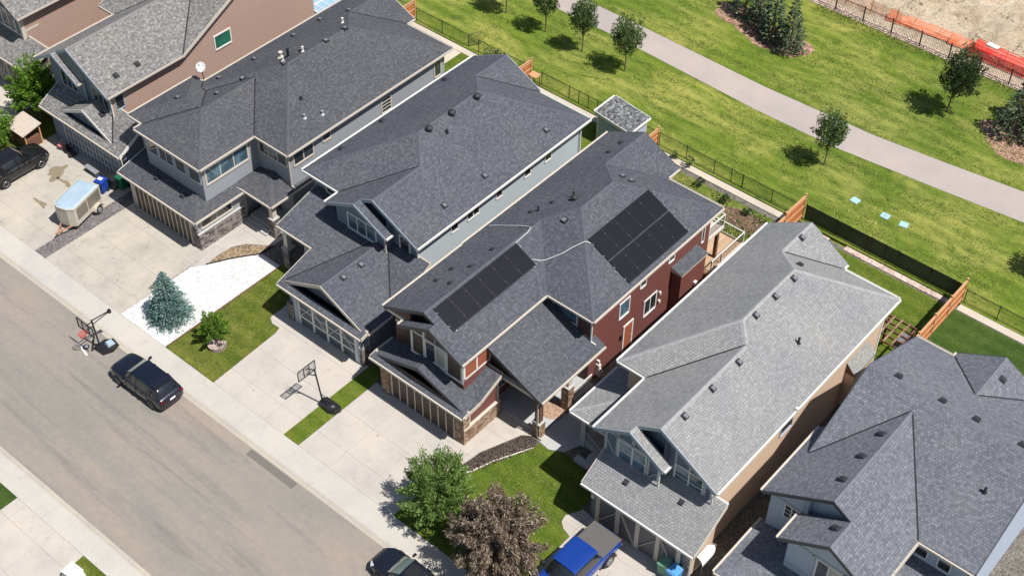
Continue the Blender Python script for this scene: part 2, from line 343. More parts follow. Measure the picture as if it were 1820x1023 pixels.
M['p_navy'] = paint('navy_black_paint', (.008, .010, .022)); M['p_black'] = paint('black_paint', (.010, .010, .012)); M['p_sedan'] = paint('dark_navy_paint', (.010, .011, .020))
M['p_blue'] = paint('bright_blue_paint', (.008, .045, .27), .8, .3, .1)
M['carglass'] = m_glass('car_glass', (.008, .010, .012), .05)
M['carglass_l'] = m_glass('windscreen_glass', (.10, .14, .12), .08, (.16, .19, .16))
M['tyre'] = m_plain('tyre_rubber', (.02, .02, .02), .85, .1); M['rim'] = m_plain('alloy_rim', (.45, .45, .46), .3, .1, 3, .5, .5)
M['lampred'] = m_plain('tail_lamp', (.10, .008, .008), .3, .1); M['lampclr'] = m_plain('head_lamp', (.6, .6, .58), .2, .1)
M['tonneau'] = m_plain('grey_vinyl_cover', (.11, .105, .10), .8, .08)
M['plate'] = m_plain('white_plate', (.75, .75, .75), .5, .03)
M['binblue'] = m_plain('blue_bin_plastic', (.012, .05, .30), .5, .1); M['bingreen'] = m_plain('green_bin_plastic', (.01, .13, .06), .5, .1); M['binblack'] = m_plain('black_bin_plastic', (.02, .02, .022), .5, .1)
M['binlt'] = m_plain('pale_green_bin_plastic', (.16, .33, .22), .5, .1); M['binlb'] = m_plain('light_blue_bin_plastic', (.10, .32, .62), .5, .1)
M['trwhite'] = m_plain('trailer_skin', (.48, .44, .36), .45, .08); M['trroof'] = m_plain('trailer_roof_sky_tint', (.42, .54, .62), .35, .22, 1.2, .5, .2)  # roof blue is a sky reflection put into the colour
M['trdark'] = m_plain('trailer_tinted_side', (.17, .15, .12), .3, .2, 1, .5)
M['rust'] = m_plain('rusty_steel', (.40, .20, .12), .7, .3)
M['utilblue'] = m_plain('pale_blue_lid', (.32, .58, .70), .6, .12, 8)
M['paver'] = m_stone('planter_blocks', ((.30, .24, .20), (.42, .33, .28), (.5, .4, .34), (.55, .46, .4)), .25, .15)
M['hoopred'] = m_plain('red_hoop', (.6, .03, .02), .5, .1); M['poly'] = m_plain('clear_backboard', (.5, .5, .5), .2, .05)
M['sail'] = m_plain('white_canvas', (.75, .75, .74), .7, .05)
M['canvasroof'] = m_plain('weathered_board_roof', (.50, .42, .35), .85, .15, 5)
M['rockwhite'] = m_plain('white_lid', (.8, .8, .78), .6, .05)
M['signblue'] = m_plain('sun_room_panels', (.30, .45, .62), .25, .12, 1, .5)

# ------------------------------------------------------------------ mesh builder and tagging
class MB:
    def __init__(s): s.v = []; s.f = []; s.uv = []; s.mi = []; s.sm = []
    def poly(s, pts, m=0, uv=None, smooth=False):
        pts = [Vector(p) for p in pts]; i0 = len(s.v); s.v += pts; s.f.append(tuple(range(i0, i0+len(pts)))); s.mi.append(m); s.sm.append(smooth)
        if uv is None:
            n = Vector((0, 0, 0))
            for i in range(len(pts)):
                a, b = pts[i], pts[(i+1) % len(pts)]; n += a.cross(b)
            if n.length < 1e-12: n = Vector((0, 0, 1))
            n.normalize()
            if abs(n.z) > .999: uv = [(p.x, p.y) for p in pts]
            else:
                u = Vector((0, 0, 1)).cross(n).normalized(); v = n.cross(u); uv = [(p.dot(u), p.dot(v)) for p in pts]
        s.uv.append(uv); return s
    def box(s, x0, x1, y0, y1, z0, z1, m=0, mt=None):
        if x0 > x1: x0, x1 = x1, x0
        if y0 > y1: y0, y1 = y1, y0
        if z0 > z1: z0, z1 = z1, z0
        a = [(x0, y0), (x1, y0), (x1, y1), (x0, y1)]
        s.poly([(x, y, z1) for x, y in a], m if mt is None else mt); s.poly([(x, y, z0) for x, y in reversed(a)], m)
        for i in range(4):
            p, q = a[i], a[(i+1) % 4]; s.poly([(*p, z0), (*q, z0), (*q, z1), (*p, z1)], m)
        return s
    def hexa(s, b, t, m=0, mt=None):
        s.poly(t, m if mt is None else mt); s.poly(list(reversed(b)), m); n = len(b)
        for i in range(n): s.poly([b[i], b[(i+1) % n], t[(i+1) % n], t[i]], m)
        return s
    def prism(s, pts, z0, z1, m=0, mt=None):
        return s.hexa([(x, y, z0) for x, y in pts], [(x, y, z1) for x, y in pts], m, mt)
    def beam(s, a, b, wd, h=None, m=0):
        a, b = Vector(a), Vector(b); d = (b-a).normalized(); up = Vector((0, 0, 1))
        if abs(d.z) > .98: up = Vector((1, 0, 0))
        r = d.cross(up).normalized(); u = r.cross(d); h = h or wd
        q = [r*(sx*wd/2)+u*(sy*h/2) for sx, sy in ((-1, -1), (1, -1), (1, 1), (-1, 1))]
        return s.hexa([a+k for k in q], [b+k for k in q], m)
    def tube(s, path, rad, m=0, n=8, cap=True, smooth=True):
        path = [Vector(p) for p in path]; rr = rad if isinstance(rad, (list, tuple)) else [rad]*len(path); rings = []
        for i, p in enumerate(path):
            d = (path[min(i+1, len(path)-1)]-path[max(i-1, 0)]).normalized(); up = Vector((0, 0, 1)) if abs(d.z) < .95 else Vector((1, 0, 0))
            r = d.cross(up).normalized(); u = r.cross(d)
            rings.append([p+(r*math.cos(2*math.pi*k/n)+u*math.sin(2*math.pi*k/n))*rr[i] for k in range(n)])
        for a, b in zip(rings, rings[1:]):
            for k in range(n): s.poly([a[k], b[k], b[(k+1) % n], a[(k+1) % n]], m, smooth=smooth)
        if cap: s.poly(rings[0], m); s.poly(list(reversed(rings[-1])), m)
        return s
    def cyl(s, c, r, h, m=0, n=16, r2=None):
        c = Vector(c); r2 = r if r2 is None else r2
        b = [c+Vector((math.cos(2*math.pi*k/n)*r, math.sin(2*math.pi*k/n)*r, 0)) for k in range(n)]
        t = [c+Vector((math.cos(2*math.pi*k/n)*r2, math.sin(2*math.pi*k/n)*r2, h)) for k in range(n)]
        return s.hexa(b, t, m)
    def ring(s, c, r, rt, axis='z', m=0, n=20, k=6):
        c = Vector(c); A = {'z': (Vector((1, 0, 0)), Vector((0, 1, 0)), Vector((0, 0, 1))), 'y': (Vector((1, 0, 0)), Vector((0, 0, 1)), Vector((0, 1, 0))), 'x': (Vector((0, 1, 0)), Vector((0, 0, 1)), Vector((1, 0, 0)))}[axis]
        P = [[c+(A[0]*math.cos(2*math.pi*i/n)+A[1]*math.sin(2*math.pi*i/n))*(r+rt*math.cos(2*math.pi*j/k))+A[2]*rt*math.sin(2*math.pi*j/k) for j in range(k)] for i in range(n)]
        for i in range(n):
            for j in range(k): s.poly([P[i][j], P[(i+1) % n][j], P[(i+1) % n][(j+1) % k], P[i][(j+1) % k]], m, smooth=True)
        return s
    def build(s, name, mats, parent=None, merge=False, subsurf=0):
        me = bpy.data.meshes.new(name); me.from_pydata([tuple(v) for v in s.v], [], s.f)
        u = me.uv_layers.new(name='UVMap'); fl = [c for q in s.uv for p in q for c in p]; u.data.foreach_set('uv', fl)
        for mm in (mats if isinstance(mats, (list, tuple)) else [mats]): me.materials.append(M[mm] if isinstance(mm, str) else mm)
        me.polygons.foreach_set('material_index', s.mi); me.polygons.foreach_set('use_smooth', s.sm)
        if merge:
            bm = bmesh.new(); bm.from_mesh(me); bmesh.ops.remove_doubles(bm, verts=bm.verts, dist=1e-4); bmesh.ops.recalc_face_normals(bm, faces=bm.faces); bm.to_mesh(me); bm.free()
        me.update(); o = bpy.data.objects.new(name, me); C.objects.link(o)
        if subsurf:
            md = o.modifiers.new('s', 'SUBSURF'); md.levels = subsurf; md.render_levels = subsurf
        if parent is not None:
            o.parent = parent
            if parent.get('worldverts'): o.matrix_parent_inverse = Matrix.Translation(parent.location).inverted()
        return o
def thing(name, label, cat, loc=(0, 0, 0), rz=0, group=None, world=False):
    o = bpy.data.objects.new(name, None); C.objects.link(o); o.location = loc; o.rotation_euler = (0, 0, rz); o.empty_display_size = .3
    o['label'] = label; o['category'] = cat
    if group: o['group'] = group
    if world: o['worldverts'] = True
    return o
def tag(o, label, cat, group=None):
    o['label'] = label; o['category'] = cat
    if group: o['group'] = group
    return o
def struct(name, mb, mat, kind='structure'):
    o = mb.build(name, mat); o['kind'] = kind; return o
def dup(root, loc, rz, label, group=None):
    r = root.copy(); C.objects.link(r); r.location = loc; r.rotation_euler = (0, 0, rz); r['label'] = label
    if group: r['group'] = group
    for ch in list(root.children):
        c = ch.copy(); C.objects.link(c); c.parent = r
        for g in ch.children:
            d = g.copy(); C.objects.link(d); d.parent = c
    return r

# ------------------------------------------------------------------ roof engine: upper envelope of the blocks
def clip(poly, a, b, c):            # keep a*x+b*y+c >= 0
    out = []
    for i in range(len(poly)):
        p, q = poly[i], poly[(i+1) % len(poly)]; dp, dq = a*p[0]+b*p[1]+c, a*q[0]+b*q[1]+c
        if dp >= 0: out.append(p)
        if (dp > 0 and dq < 0) or (dp < 0 and dq > 0):
            t = dp/(dp-dq); out.append((p[0]+(q[0]-p[0])*t, p[1]+(q[1]-p[1])*t))
    return out
def area(p): return abs(sum(p[i][0]*p[(i+1) % len(p)][1]-p[(i+1) % len(p)][0]*p[i][1] for i in range(len(p))))/2
def roof_faces(bl):
    res = []
    for i, b in enumerate(bl):
        for j, p in enumerate(b[4]):
            base = [(b[0], b[2]), (b[1], b[2]), (b[1], b[3]), (b[0], b[3])]
            for k, q in enumerate(b[4]):
                if k != j: base = clip(base, q[0]-p[0], q[1]-p[1], q[2]-p[2]) if base else base
            pieces = [base] if len(base) > 2 and area(base) > 1e-5 else []
            for k, o in enumerate(bl):
                if k == i: continue
                e = 1e-4 if k < i else -1e-4   # ties: the earlier block keeps the face
                hp = [(1, 0, -o[0]), (-1, 0, o[1]), (0, 1, -o[2]), (0, -1, o[3])] + [(q[0]-p[0], q[1]-p[1], q[2]-p[2]+e) for q in o[4]]
                new = []
                for pc in pieces:
                    rest = pc
                    for (a, c2, d) in hp:
                        out = clip(rest, -a, -c2, -d)
                        if len(out) > 2 and area(out) > 1e-4: new.append(out)
                        rest = clip(rest, a, c2, d)
                        if len(rest) < 3 or area(rest) < 1e-4: rest = None; break
                pieces = new
            for pc in pieces: res.append((pc, p))
    return res
def top_edges(bl):                   # exposed eave and rake lines, as 3-D polylines with their outward side
    out = []
    for i, b in enumerate(bl):
        x0, x1, y0, y1 = b[:4]
        for (ax, ay, bx, by, nx, ny) in ((x0, y0, x1, y0, 0, -1), (x1, y0, x1, y1, 1, 0), (x1, y1, x0, y1, 0, 1), (x0, y1, x0, y0, -1, 0)):
            L = math.hypot(bx-ax, by-ay); n = max(2, int(L/.02)); cur = None
            for k in range(n+1):
                t = min(max(k/n, .004/L), 1-.004/L); x, y = ax+(bx-ax)*t, ay+(by-ay)*t; z = bz(b, x-nx*.002, y-ny*.002)
                zi = envz(bl, x-nx*.01, y-ny*.01); zo = envz(bl, x+nx*.01, y+ny*.01)
                ok = zi is not None and zi <= z+.03 and (zo is None or zo < z-.05)
                if ok:
                    for kk in range(i):
                        o_ = bl[kk]; xi, yi = x-nx*.01, y-ny*.01
                        if o_[0] <= xi <= o_[1] and o_[2] <= yi <= o_[3] and abs(bz(o_, xi, yi)-bz(b, xi, yi)) < .012: ok = False
                if ok:
                    if cur is None: cur = []
                    cur.append(Vector((ax+(bx-ax)*k/n, ay+(by-ay)*k/n, z)))
                if (not ok or k == n) and cur:
                    if len(cur) > 3:
                        s = [cur[0]]
                        for m in range(1, len(cur)-1):
                            d1 = (cur[m]-cur[m-1]).normalized(); d2 = (cur[m+1]-cur[m]).normalized()
                            if (d1-d2).length > .02: s.append(cur[m])
                        s.append(cur[-1]); out.append((s, nx, ny))
                    cur = None
    return out
def creases(bl):
    pl = []
    for b in bl:
        for p in b[4]:
            if not any(sum(abs(u-v) for u, v in zip(p, q)) < 1e-3 for q in pl): pl.append(p)
    X0 = min(b[0] for b in bl); X1 = max(b[1] for b in bl); Y0 = min(b[2] for b in bl); Y1 = max(b[3] for b in bl)
    def act(x, y):
        best = None
        for b in bl:
            if b[0] <= x <= b[1] and b[2] <= y <= b[3]:
                z, p = min(((q[0]*x+q[1]*y+q[2]), q) for q in b[4])
                if best is None or z > best[0]: best = (z, p)
        return best
    same = lambda p, q: sum(abs(u-v) for u, v in zip(p, q)) < 1e-3
    res = []
    for i in range(len(pl)):
        for j in range(i+1, len(pl)):
            a, b_, c = (pl[i][k]-pl[j][k] for k in range(3)); nn = math.hypot(a, b_)
            if nn < 1e-6: continue
            nx, ny = a/nn, b_/nn; d = -c/nn; ox, oy = nx*d, ny*d; tx, ty = -ny, nx
            cur = None
            T = [k*.05 for k in range(int(-120/.05), int(160/.05))]
            # restrict
            ts = []
            for t in T:
                x, y = ox+tx*t, oy+ty*t
                if X0 <= x <= X1 and Y0 <= y <= Y1: ts.append(t)
            for t in ts+[None]:
                ok = False
                if t is not None:
                    x, y = ox+tx*t, oy+ty*t; A = act(x+nx*.02, y+ny*.02); B = act(x-nx*.02, y-ny*.02)
                    ok = A is not None and B is not None and ((same(A[1], pl[i]) and same(B[1], pl[j])) or (same(A[1], pl[j]) and same(B[1], pl[i])))
                    if ok:
                        z0 = pl[i][0]*x+pl[i][1]*y+pl[i][2]; ok = abs(A[0]-z0) < .05 and abs(B[0]-z0) < .05
                        rg = (A[0]+B[0])/2 < z0
                if ok and cur is not None and cur[2] == rg: cur[1] = (x, y, z0)
                elif ok:
                    if cur: res.append(cur)
                    cur = [(x, y, z0), (x, y, z0), rg, pl[i], pl[j], (nx, ny)]
                elif cur: res.append(cur); cur = None
    return [r for r in res if (Vector(r[0])-Vector(r[1])).length > .3]
def make_roof(name, key, parent, sh, gut='cream', rake='white', th=.2, valley=True, capw=.11, side=None, vmat='valley_dark'):
    bl = ROOFS[key]; mb = MB()
    for pc, p in roof_faces(bl):
        top = [(x, y, p[0]*x+p[1]*y+p[2]) for x, y in pc]
        if sum(pc[i][0]*pc[(i+1) % len(pc)][1]-pc[(i+1) % len(pc)][0]*pc[i][1] for i in range(len(pc))) < 0: top.reverse()
        mb.poly(top, 0); mb.poly([(x, y, z-th) for x, y, z in reversed(top)], 1)
    E = top_edges(bl)
    for s, nx, ny in E:
        for a, b in zip(s, s[1:]): mb.poly([a-Vector((0, 0, th)), b-Vector((0, 0, th)), b, a], 0)
    for (a, b, rg, p, q, (nx, ny)) in creases(bl):
        if rg:
            a, b = Vector(a), Vector(b); n = Vector((nx, ny, 0)); pl = lambda v, k: Vector((v.x, v.y, k[0]*v.x+k[1]*v.y+k[2]))
            for sgn in (1, -1):
                o = n*sgn*capw; k = p if bz_(p, a+o) < bz_(q, a+o) else q; up = Vector((0, 0, .018))
                P = [a+up, b+up, pl(b+o, k)+up*.6, pl(a+o, k)+up*.6]
                nn = (P[1]-P[0]).cross(P[2]-P[0])
                if nn.z < 0: P.reverse()
                mb.poly(P, 2)
    r = mb.build(name, ['sh_'+sh, 'soffit', 'cap_'+sh], parent)
    if valley:
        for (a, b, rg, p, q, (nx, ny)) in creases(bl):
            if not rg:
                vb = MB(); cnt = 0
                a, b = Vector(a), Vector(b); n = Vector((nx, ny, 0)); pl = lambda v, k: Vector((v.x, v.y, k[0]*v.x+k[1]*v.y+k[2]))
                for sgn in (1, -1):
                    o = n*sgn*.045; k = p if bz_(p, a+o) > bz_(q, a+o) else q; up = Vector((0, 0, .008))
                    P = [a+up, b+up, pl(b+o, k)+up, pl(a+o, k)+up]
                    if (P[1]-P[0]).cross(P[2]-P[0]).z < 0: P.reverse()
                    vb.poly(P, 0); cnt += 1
                if cnt: vb.build('valley_strip', vmat, r)  # thin strip laid along the valley crease
    for s, nx, ny in E:
        gb = MB(); fb = MB(); ng = nf = 0
        for a, b in zip(s, s[1:]):
            if (b-a).length < .05: continue
            n = Vector((nx, ny, 0))
            if abs(a.z-b.z) < .02:      # gutter: outer lip, floor and back
                d = (b-a).normalized(); a2, b2 = a+Vector((0, 0, 0)), b
                o0, o1 = n*.004, n*.12
                gb.hexa([a2+o0+Vector((0, 0, -.13)), b2+o0+Vector((0, 0, -.13)), b2+o1+Vector((0, 0, -.13)), a2+o1+Vector((0, 0, -.13))],
                        [a2+o0+Vector((0, 0, -.035)), b2+o0+Vector((0, 0, -.035)), b2+o1+Vector((0, 0, -.035)), a2+o1+Vector((0, 0, -.035))])
                o2 = n*.095
                gb.hexa([a2+o2+Vector((0, 0, -.03)), b2+o2+Vector((0, 0, -.03)), b2+o1+Vector((0, 0, -.03)), a2+o1+Vector((0, 0, -.03))],
                        [a2+o2+Vector((0, 0, .012)), b2+o2+Vector((0, 0, .012)), b2+o1+Vector((0, 0, .012)), a2+o1+Vector((0, 0, .012))]); ng += 1
            else:
                o0, o1 = n*.004, n*.045
                fb.hexa([a+o0+Vector((0, 0, -.24)), b+o0+Vector((0, 0, -.24)), b+o1+Vector((0, 0, -.24)), a+o1+Vector((0, 0, -.24))],
                        [a+o0+Vector((0, 0, .01)), b+o0+Vector((0, 0, .01)), b+o1+Vector((0, 0, .01)), a+o1+Vector((0, 0, .01))]); nf += 1
        if ng: gb.build('gutter', gut, r)
        if nf: fb.build('rake_board', (side or rake) if abs(nx) > .5 else rake, r)
    return r
def bz_(p, v): return p[0]*v.x+p[1]*v.y+p[2]

def wall_mesh(mb, pts, zb, keys, m=0, closed=True, cut=.19):
    bl = None if not isinstance(keys, (list, tuple)) else ([b for k in keys for b in ROOFS[k]] if isinstance(keys[0], str) else keys)
    n = len(pts)
    for i in range(n if closed else n-1):
        a, b = pts[i], pts[(i+1) % n]; L = math.hypot(b[0]-a[0], b[1]-a[1])
        if L < .01: continue
        mm = m[i] if isinstance(m, (list, tuple)) else m
        if mm is None: continue
        if bl is None: mb.poly([(*a, zb), (*b, zb), (*b, keys), (*a, keys)], mm, [(0, zb), (L, zb), (L, keys), (0, keys)]); continue
        k = max(2, int(L/.05)); P = []
        inx, iny = -(b[1]-a[1])/L*.01, (b[0]-a[0])/L*.01
        for q in range(k+1):
            t = q/k; tt = min(max(t, .002), .998); x, y = a[0]+(b[0]-a[0])*tt, a[1]+(b[1]-a[1])*tt
            z = envz(bl, x+inx, y+iny); P.append((t*L, (z if z is not None else zb+.2+cut)-cut))
        S = [P[0]]
        for q in range(1, len(P)-1):
            s1 = (P[q][1]-P[q-1][1])/(P[q][0]-P[q-1][0]); s2 = (P[q+1][1]-P[q][1])/(P[q+1][0]-P[q][0])
            if abs(s1-s2) > .01: S.append(P[q])
        S.append(P[-1])
        for (s0, z0), (s1, z1) in zip(S, S[1:]):
            z0, z1 = max(z0, zb), max(z1, zb)
            f = lambda s: (a[0]+(b[0]-a[0])*s/L, a[1]+(b[1]-a[1])*s/L)
            if z0-zb < .01 and z1-zb < .01: continue
            mb.poly([(*f(s0), zb), (*f(s1), zb), (*f(s1), z1), (*f(s0), z0)], mm, [(s0, zb), (s1, zb), (s1, z1), (s0, z0)])

# faces: 'E' (x = c, seen from +x), 'W', 'S' (y = c, seen from -y), 'N'
def fm(face, c):
    if face == 'E': return lambda s, d, z: (c+d, s, z)
    if face == 'W': return lambda s, d, z: (c-d, s, z)
    if face == 'S': return lambda s, d, z: (s, c-d, z)
    return lambda s, d, z: (s, c+d, z)
def fbox(mb, face, c, s0, s1, z0, z1, d0, d1, m=0):
    f = fm(face, c); A = f(s0, d0, z0); B = f(s1, d1, z1); mb.box(A[0], B[0], A[1], B[1], A[2], B[2], m)
def window(parent, face, c, s0, s1, z0, z1, cols=1, rows=1, trim='white', glass='glass', tw=.09, casing=True, blind=None, name='window'):
    mb = MB()
    if casing:
        fbox(mb, face, c, s0-tw, s0, z0-tw, z1+tw, .001, .05); fbox(mb, face, c, s1, s1+tw, z0-tw, z1+tw, .001, .05)
        fbox(mb, face, c, s0, s1, z1, z1+tw, .001, .049); fbox(mb, face, c, s0, s1, z0-tw, z0, .001, .075)
    ws = (s1-s0)/cols; st = .035
    for i in range(1, cols): fbox(mb, face, c, s0+ws*i-st, s0+ws*i+st, z0+.001, z1-.001, .002, .045)
    for i in range(cols):
        for j in range(1, rows):
            zz = z0+(z1-z0)*j/rows; fbox(mb, face, c, s0+ws*i+(st if i else 0), s0+ws*(i+1)-(st if i < cols-1 else 0), zz-.02, zz+.02, .002, .04)
    w_ = mb.build(name, trim, parent)
    for i in range(cols):
        pb = MB(); fbox(pb, face, c, s0+ws*i+(st if i else .0), s0+ws*(i+1)-(st if i < cols-1 else .0), z0, z1, .003, .018)
        g = blind if (blind and i == cols-1) else glass
        pb.build('pane', g, w_)
    return w_
def trims(parent, lst, mat, name='trim'):
    for t in lst:
        mb = MB()
        if len(t) == 8: fbox(mb, *t[:6], t[6], t[7])
        else: fbox(mb, *t, .001, .035)
        o = mb.build(name, mat, parent)
    return o
def downspout(parent, x, y, z0, z1, out=(0, 0), mat='white', n=(1, 0)):
    mb = MB(); mb.beam((x, y, z0), (x, y, z1-.35), .07, .09)
    mb.beam((x, y, z1-.38), (x+out[0], y+out[1], z1-.1), .07, .08); mb.beam((x, y, z0+.03), (x+n[0]*.35, y+n[1]*.35, z0+.0), .07, .08)
    return mb.build('downspout', mat, parent)
def post(parent, x, y, z0, z1, w=.35, stone=None, wood='white', hs=1.1, name='porch_post'):
    mb = MB(); mb.box(x-w*.4, x+w*.4, y-w*.4, y+w*.4, z0, z1, 0); mb.box(x-w*.47, x+w*.47, y-w*.47, y+w*.47, z1-.15, z1-.02, 0)
    p = mb.build(name, wood, parent)
    if stone:
        sb = MB(); sb.box(x-w*.62, x+w*.62, y-w*.62, y+w*.62, z0, z0+hs, 0); sb.box(x-w*.7, x+w*.7, y-w*.7, y+w*.7, z0+hs, z0+hs+.06, 1); sb.build('stone_base', [stone, 'soffit'], p)
    return p
def on_roof(key, x, y):
    bl = ROOFS[key] if isinstance(key, str) else [b for k in key for b in ROOFS[k]]
    z = envz(bl, x, y); e = .05
    gx = (envz(bl, x+e, y)-envz(bl, x-e, y))/(2*e); gy = (envz(bl, x, y+e)-envz(bl, x, y-e))/(2*e)
    n = Vector((-gx, -gy, 1)).normalized(); down = Vector((-gx, -gy, -(gx*gx+gy*gy)))
    if down.length < 1e-6: down = Vector((1, 0, 0))
    down.normalize(); side = n.cross(down); return Vector((x, y, z)), n, down, side
def vent_box(roof, key, x, y, mat='ventblk', s=.17, h=.1):
    p, n, d, t = on_roof(key, x, y); mb = MB()
    q = lambda a, b, c: p+d*a+t*b+n*c
    mb.hexa([q(-s*1.25, -s*1.15, .0), q(-s*1.25, s*1.15, .0), q(s*1.2, s*1.15, .0), q(s*1.2, -s*1.15, .0)][::-1], [q(-s*1.25, -s*1.15, .02), q(-s*1.25, s*1.15, .02), q(s*1.2, s*1.15, .02), q(s*1.2, -s*1.15, .02)][::-1], 1)
    mb.hexa([q(-s, -s, .02), q(-s, s, .02), q(s, s, .02), q(s, -s, .02)][::-1], [q(-s*.9, -s*.85, h*.75), q(-s*.9, s*.85, h*.75), q(s*.95, s*.85, h*1.3), q(s*.95, -s*.85, h*1.3)][::-1], 1, 1)
    mb.hexa([q(-s*.72, -s*.62, h*.78), q(-s*.72, s*.62, h*.78), q(s*.72, s*.62, h*1.2), q(s*.72, -s*.62, h*1.2)][::-1], [q(-s*.7, -s*.6, h*.78+.03), q(-s*.7, s*.6, h*.78+.03), q(s*.7, s*.6, h*1.2+.03), q(s*.7, -s*.6, h*1.2+.03)][::-1], 0, 0)
    return mb.build('roof_vent', [mat, 'ventblk'], roof)
def vent_turbine(roof, key, x, y, r=.2):
    p, n, d, t = on_roof(key, x, y); mb = MB(); mb.cyl(p+Vector((0, 0, -.12)), r*.8, .3, 0, 14)
    for i in range(6):
        a0, a1 = i/6*math.pi/2, (i+1)/6*math.pi/2
        mb.cyl(p+Vector((0, 0, .16+math.sin(a0)*r*.8)), r*math.cos(a0)*1.05, (math.sin(a1)-math.sin(a0))*r*.8, 0, 16, max(r*math.cos(a1)*1.05, .01))
    for k in range(12):
        a = k/12*2*math.pi; mb.beam(p+Vector((math.cos(a)*r*1.08, math.sin(a)*r*1.08, .15)), p+Vector((math.cos(a+.4)*r*.5, math.sin(a+.4)*r*.5, .30)), .012)
    return mb.build('roof_turbine_vent', 'ventblk', roof)
def pipe(roof, key, x, y, h=.3, r=.05, mat='black', boot=True, name='vent_pipe'):
    p, n, d, t = on_roof(key, x, y); mb = MB(); mb.tube([p-Vector((0, 0, .1)), p+Vector((0, 0, h))], r, 0, 10)
    mb.cyl(p+Vector((0, 0, h)), r*1.35, .03, 0, 10)
    if boot: mb.cyl(p-n*.02, r*2.4, .1, 0, 10, r*1.2)
    return mb.build(name, mat, roof)

# ------------------------------------------------------------------ the ground
def sheet(name, pts, z, mat, thick=None):
    mb = MB(); zb = z-(thick if thick else .16)
    mb.prism(pts, zb, z); return struct(name, mb, mat)
def rect(x0, x1, y0, y1): return [(x0, y0), (x1, y0), (x1, y1), (x0, y1)]
sheet('ground', rect(-900, 1000, -900, 1100), -.20, M['park'], .5)
# road surface with a light crown, as a grid
mb = MB(); xs = list(range(-120, 241, 12)); ys = [-9.12, -7.5, -6, -4.55, -3, -1.5, 0]
for i in range(len(xs)-1):
    for j in range(len(ys)-1):
        zz = lambda y: -.13+.05*(1-((y+4.56)/4.56)**2)
        mb.poly([(xs[i], ys[j], zz(ys[j])), (xs[i+1], ys[j], zz(ys[j])), (xs[i+1], ys[j+1], zz(ys[j+1])), (xs[i], ys[j+1], zz(ys[j+1]))], 0, smooth=True)
struct('road', mb, 'road')
mb = MB(); mb.prism(rect(21.7, 25.4, -.52, -.06), -.12, -.108); struct('asphalt_patch', mb, 'patch')
mb = MB(); mb.prism([(7.75, -1.42), (9.0, -1.72), (9.02, -1.60), (7.78, -1.32)], -.11, -.100); struct('chalk_mark', mb, 'white')
def walk(y0, y1, ksign):
    # rolled kerb profile then flat walk
    mb = MB(); prof = [(0, -.125), (.12, -.10), (.30, -.03), (.42, 0), (abs(y1-y0), 0)]
    for (a, za), (b, zb) in zip(prof, prof[1:]):
        ya, yb = y0+ksign*a, y0+ksign*b; P = [(-120, ya, za), (240, ya, za), (240, yb, zb), (-120, yb, zb)]
        if ksign < 0: P.reverse()
        mb.poly(P, 1 if a < .3 else 0)
    mb.poly([(-120, y1, 0), (240, y1, 0), (240, y1, -.19), (-120, y1, -.19)] if ksign > 0 else [(240, y1, 0), (-120, y1, 0), (-120, y1, -.19), (240, y1, -.19)], 0)
    o = mb.build('pavement', ['walkc', 'kerbc']); o['kind'] = 'structure'
walk(0, 1.76, 1); walk(-9.12, -10.68, -1)
sheet('side_yard', rect(-30, 70, 1.768, 36.1), -.03, 'sideyard')
# driveways and front yards, lot by lot
sheet('driveway', rect(-9.5, -.75, 1.768, 9.9), .0, 'concrete2')
sheet('driveway', rect(-22, -13.3, 1.768, 11.3), .0, 'concrete')
sheet('lawn', rect(-13.2, -9.6, 1.768, 12.5), .0, 'lawn')
sheet('gravel_strip', rect(-.70, .33, 1.768, 9.9), .005, 'gravel')
sheet('driveway', [(.35, 1.768), (7.86, 1.768), (7.8, 7.25), (7.86, 8.2), (7.7, 8.9), (.35, 8.9)], .0, 'concrete2')
sheet('front_walk', [(7.85, 7.3), (8.46, 8.06), (8.35, 9.2), (8.45, 10.24), (8.9, 11.0), (9.6, 11.5), (10.35, 12.0), (10.4, 14.6), (7.2, 14.6), (7.2, 8.905), (7.7, 8.905), (7.87, 8.2)], .004, 'concrete')
sheet('planting_bed', [(8.47, 8.07), (8.75, 8.6), (9.25, 9.5), (9.8, 10.3), (10.25, 10.9), (10.3, 11.9), (9.6, 11.42), (8.95, 10.95), (8.5, 10.2), (8.4, 9.2)], .0, 'drybed')
mb = MB(); E_ = [(8.47, 8.07), (8.78, 8.6), (9.28, 9.5), (9.84, 10.3), (10.3, 10.9), (10.38, 12.0)]
for a, b in zip(E_, E_[1:]): mb.beam((*a, .02), (*b, .02), .07, .10)
tag(mb.build('bed_edging', 'black'), 'dark curved edging strip between dry bed and white rock', 'garden edging')
sheet('white_rock_bed', [(7.89, 1.768), (12.07, 1.768), (12.07, 11.05), (10.4, 11.05), (10.33, 10.9), (9.87, 10.3), (9.31, 9.5), (8.81, 8.6), (8.5, 8.05), (7.9, 7.28)], .012, 'whiterock')
mb = MB(); mb.box(12.08, 12.16, 1.77, 11.1, -.05, .05); tag(mb.build('bed_edging', 'darkwood'), 'straight brown timber edging between white rock and lawn', 'garden edging')
sheet('lawn', [(12.17, 1.768), (16.36, 1.768), (16.14, 6.9), (16.0, 7.3), (15.4, 7.25), (14.98, 7.5), (14.9, 7.9), (14.95, 11.3), (12.17, 11.3)], .012, 'lawn')
sheet('driveway', [(16.39, 1.768), (22.32, 1.768), (22.32, 8.6), (15.0, 8.6), (14.93, 7.92), (15.0, 7.55), (15.42, 7.29), (16.03, 7.32), (16.17, 6.9)], .0, 'concrete')
sheet('front_walk', rect(12.6, 16.0, 8.61, 14.6), .003, 'patio')
sheet('lawn', rect(22.34, 23.52, 1.768, 12), .010, 'lawn2')
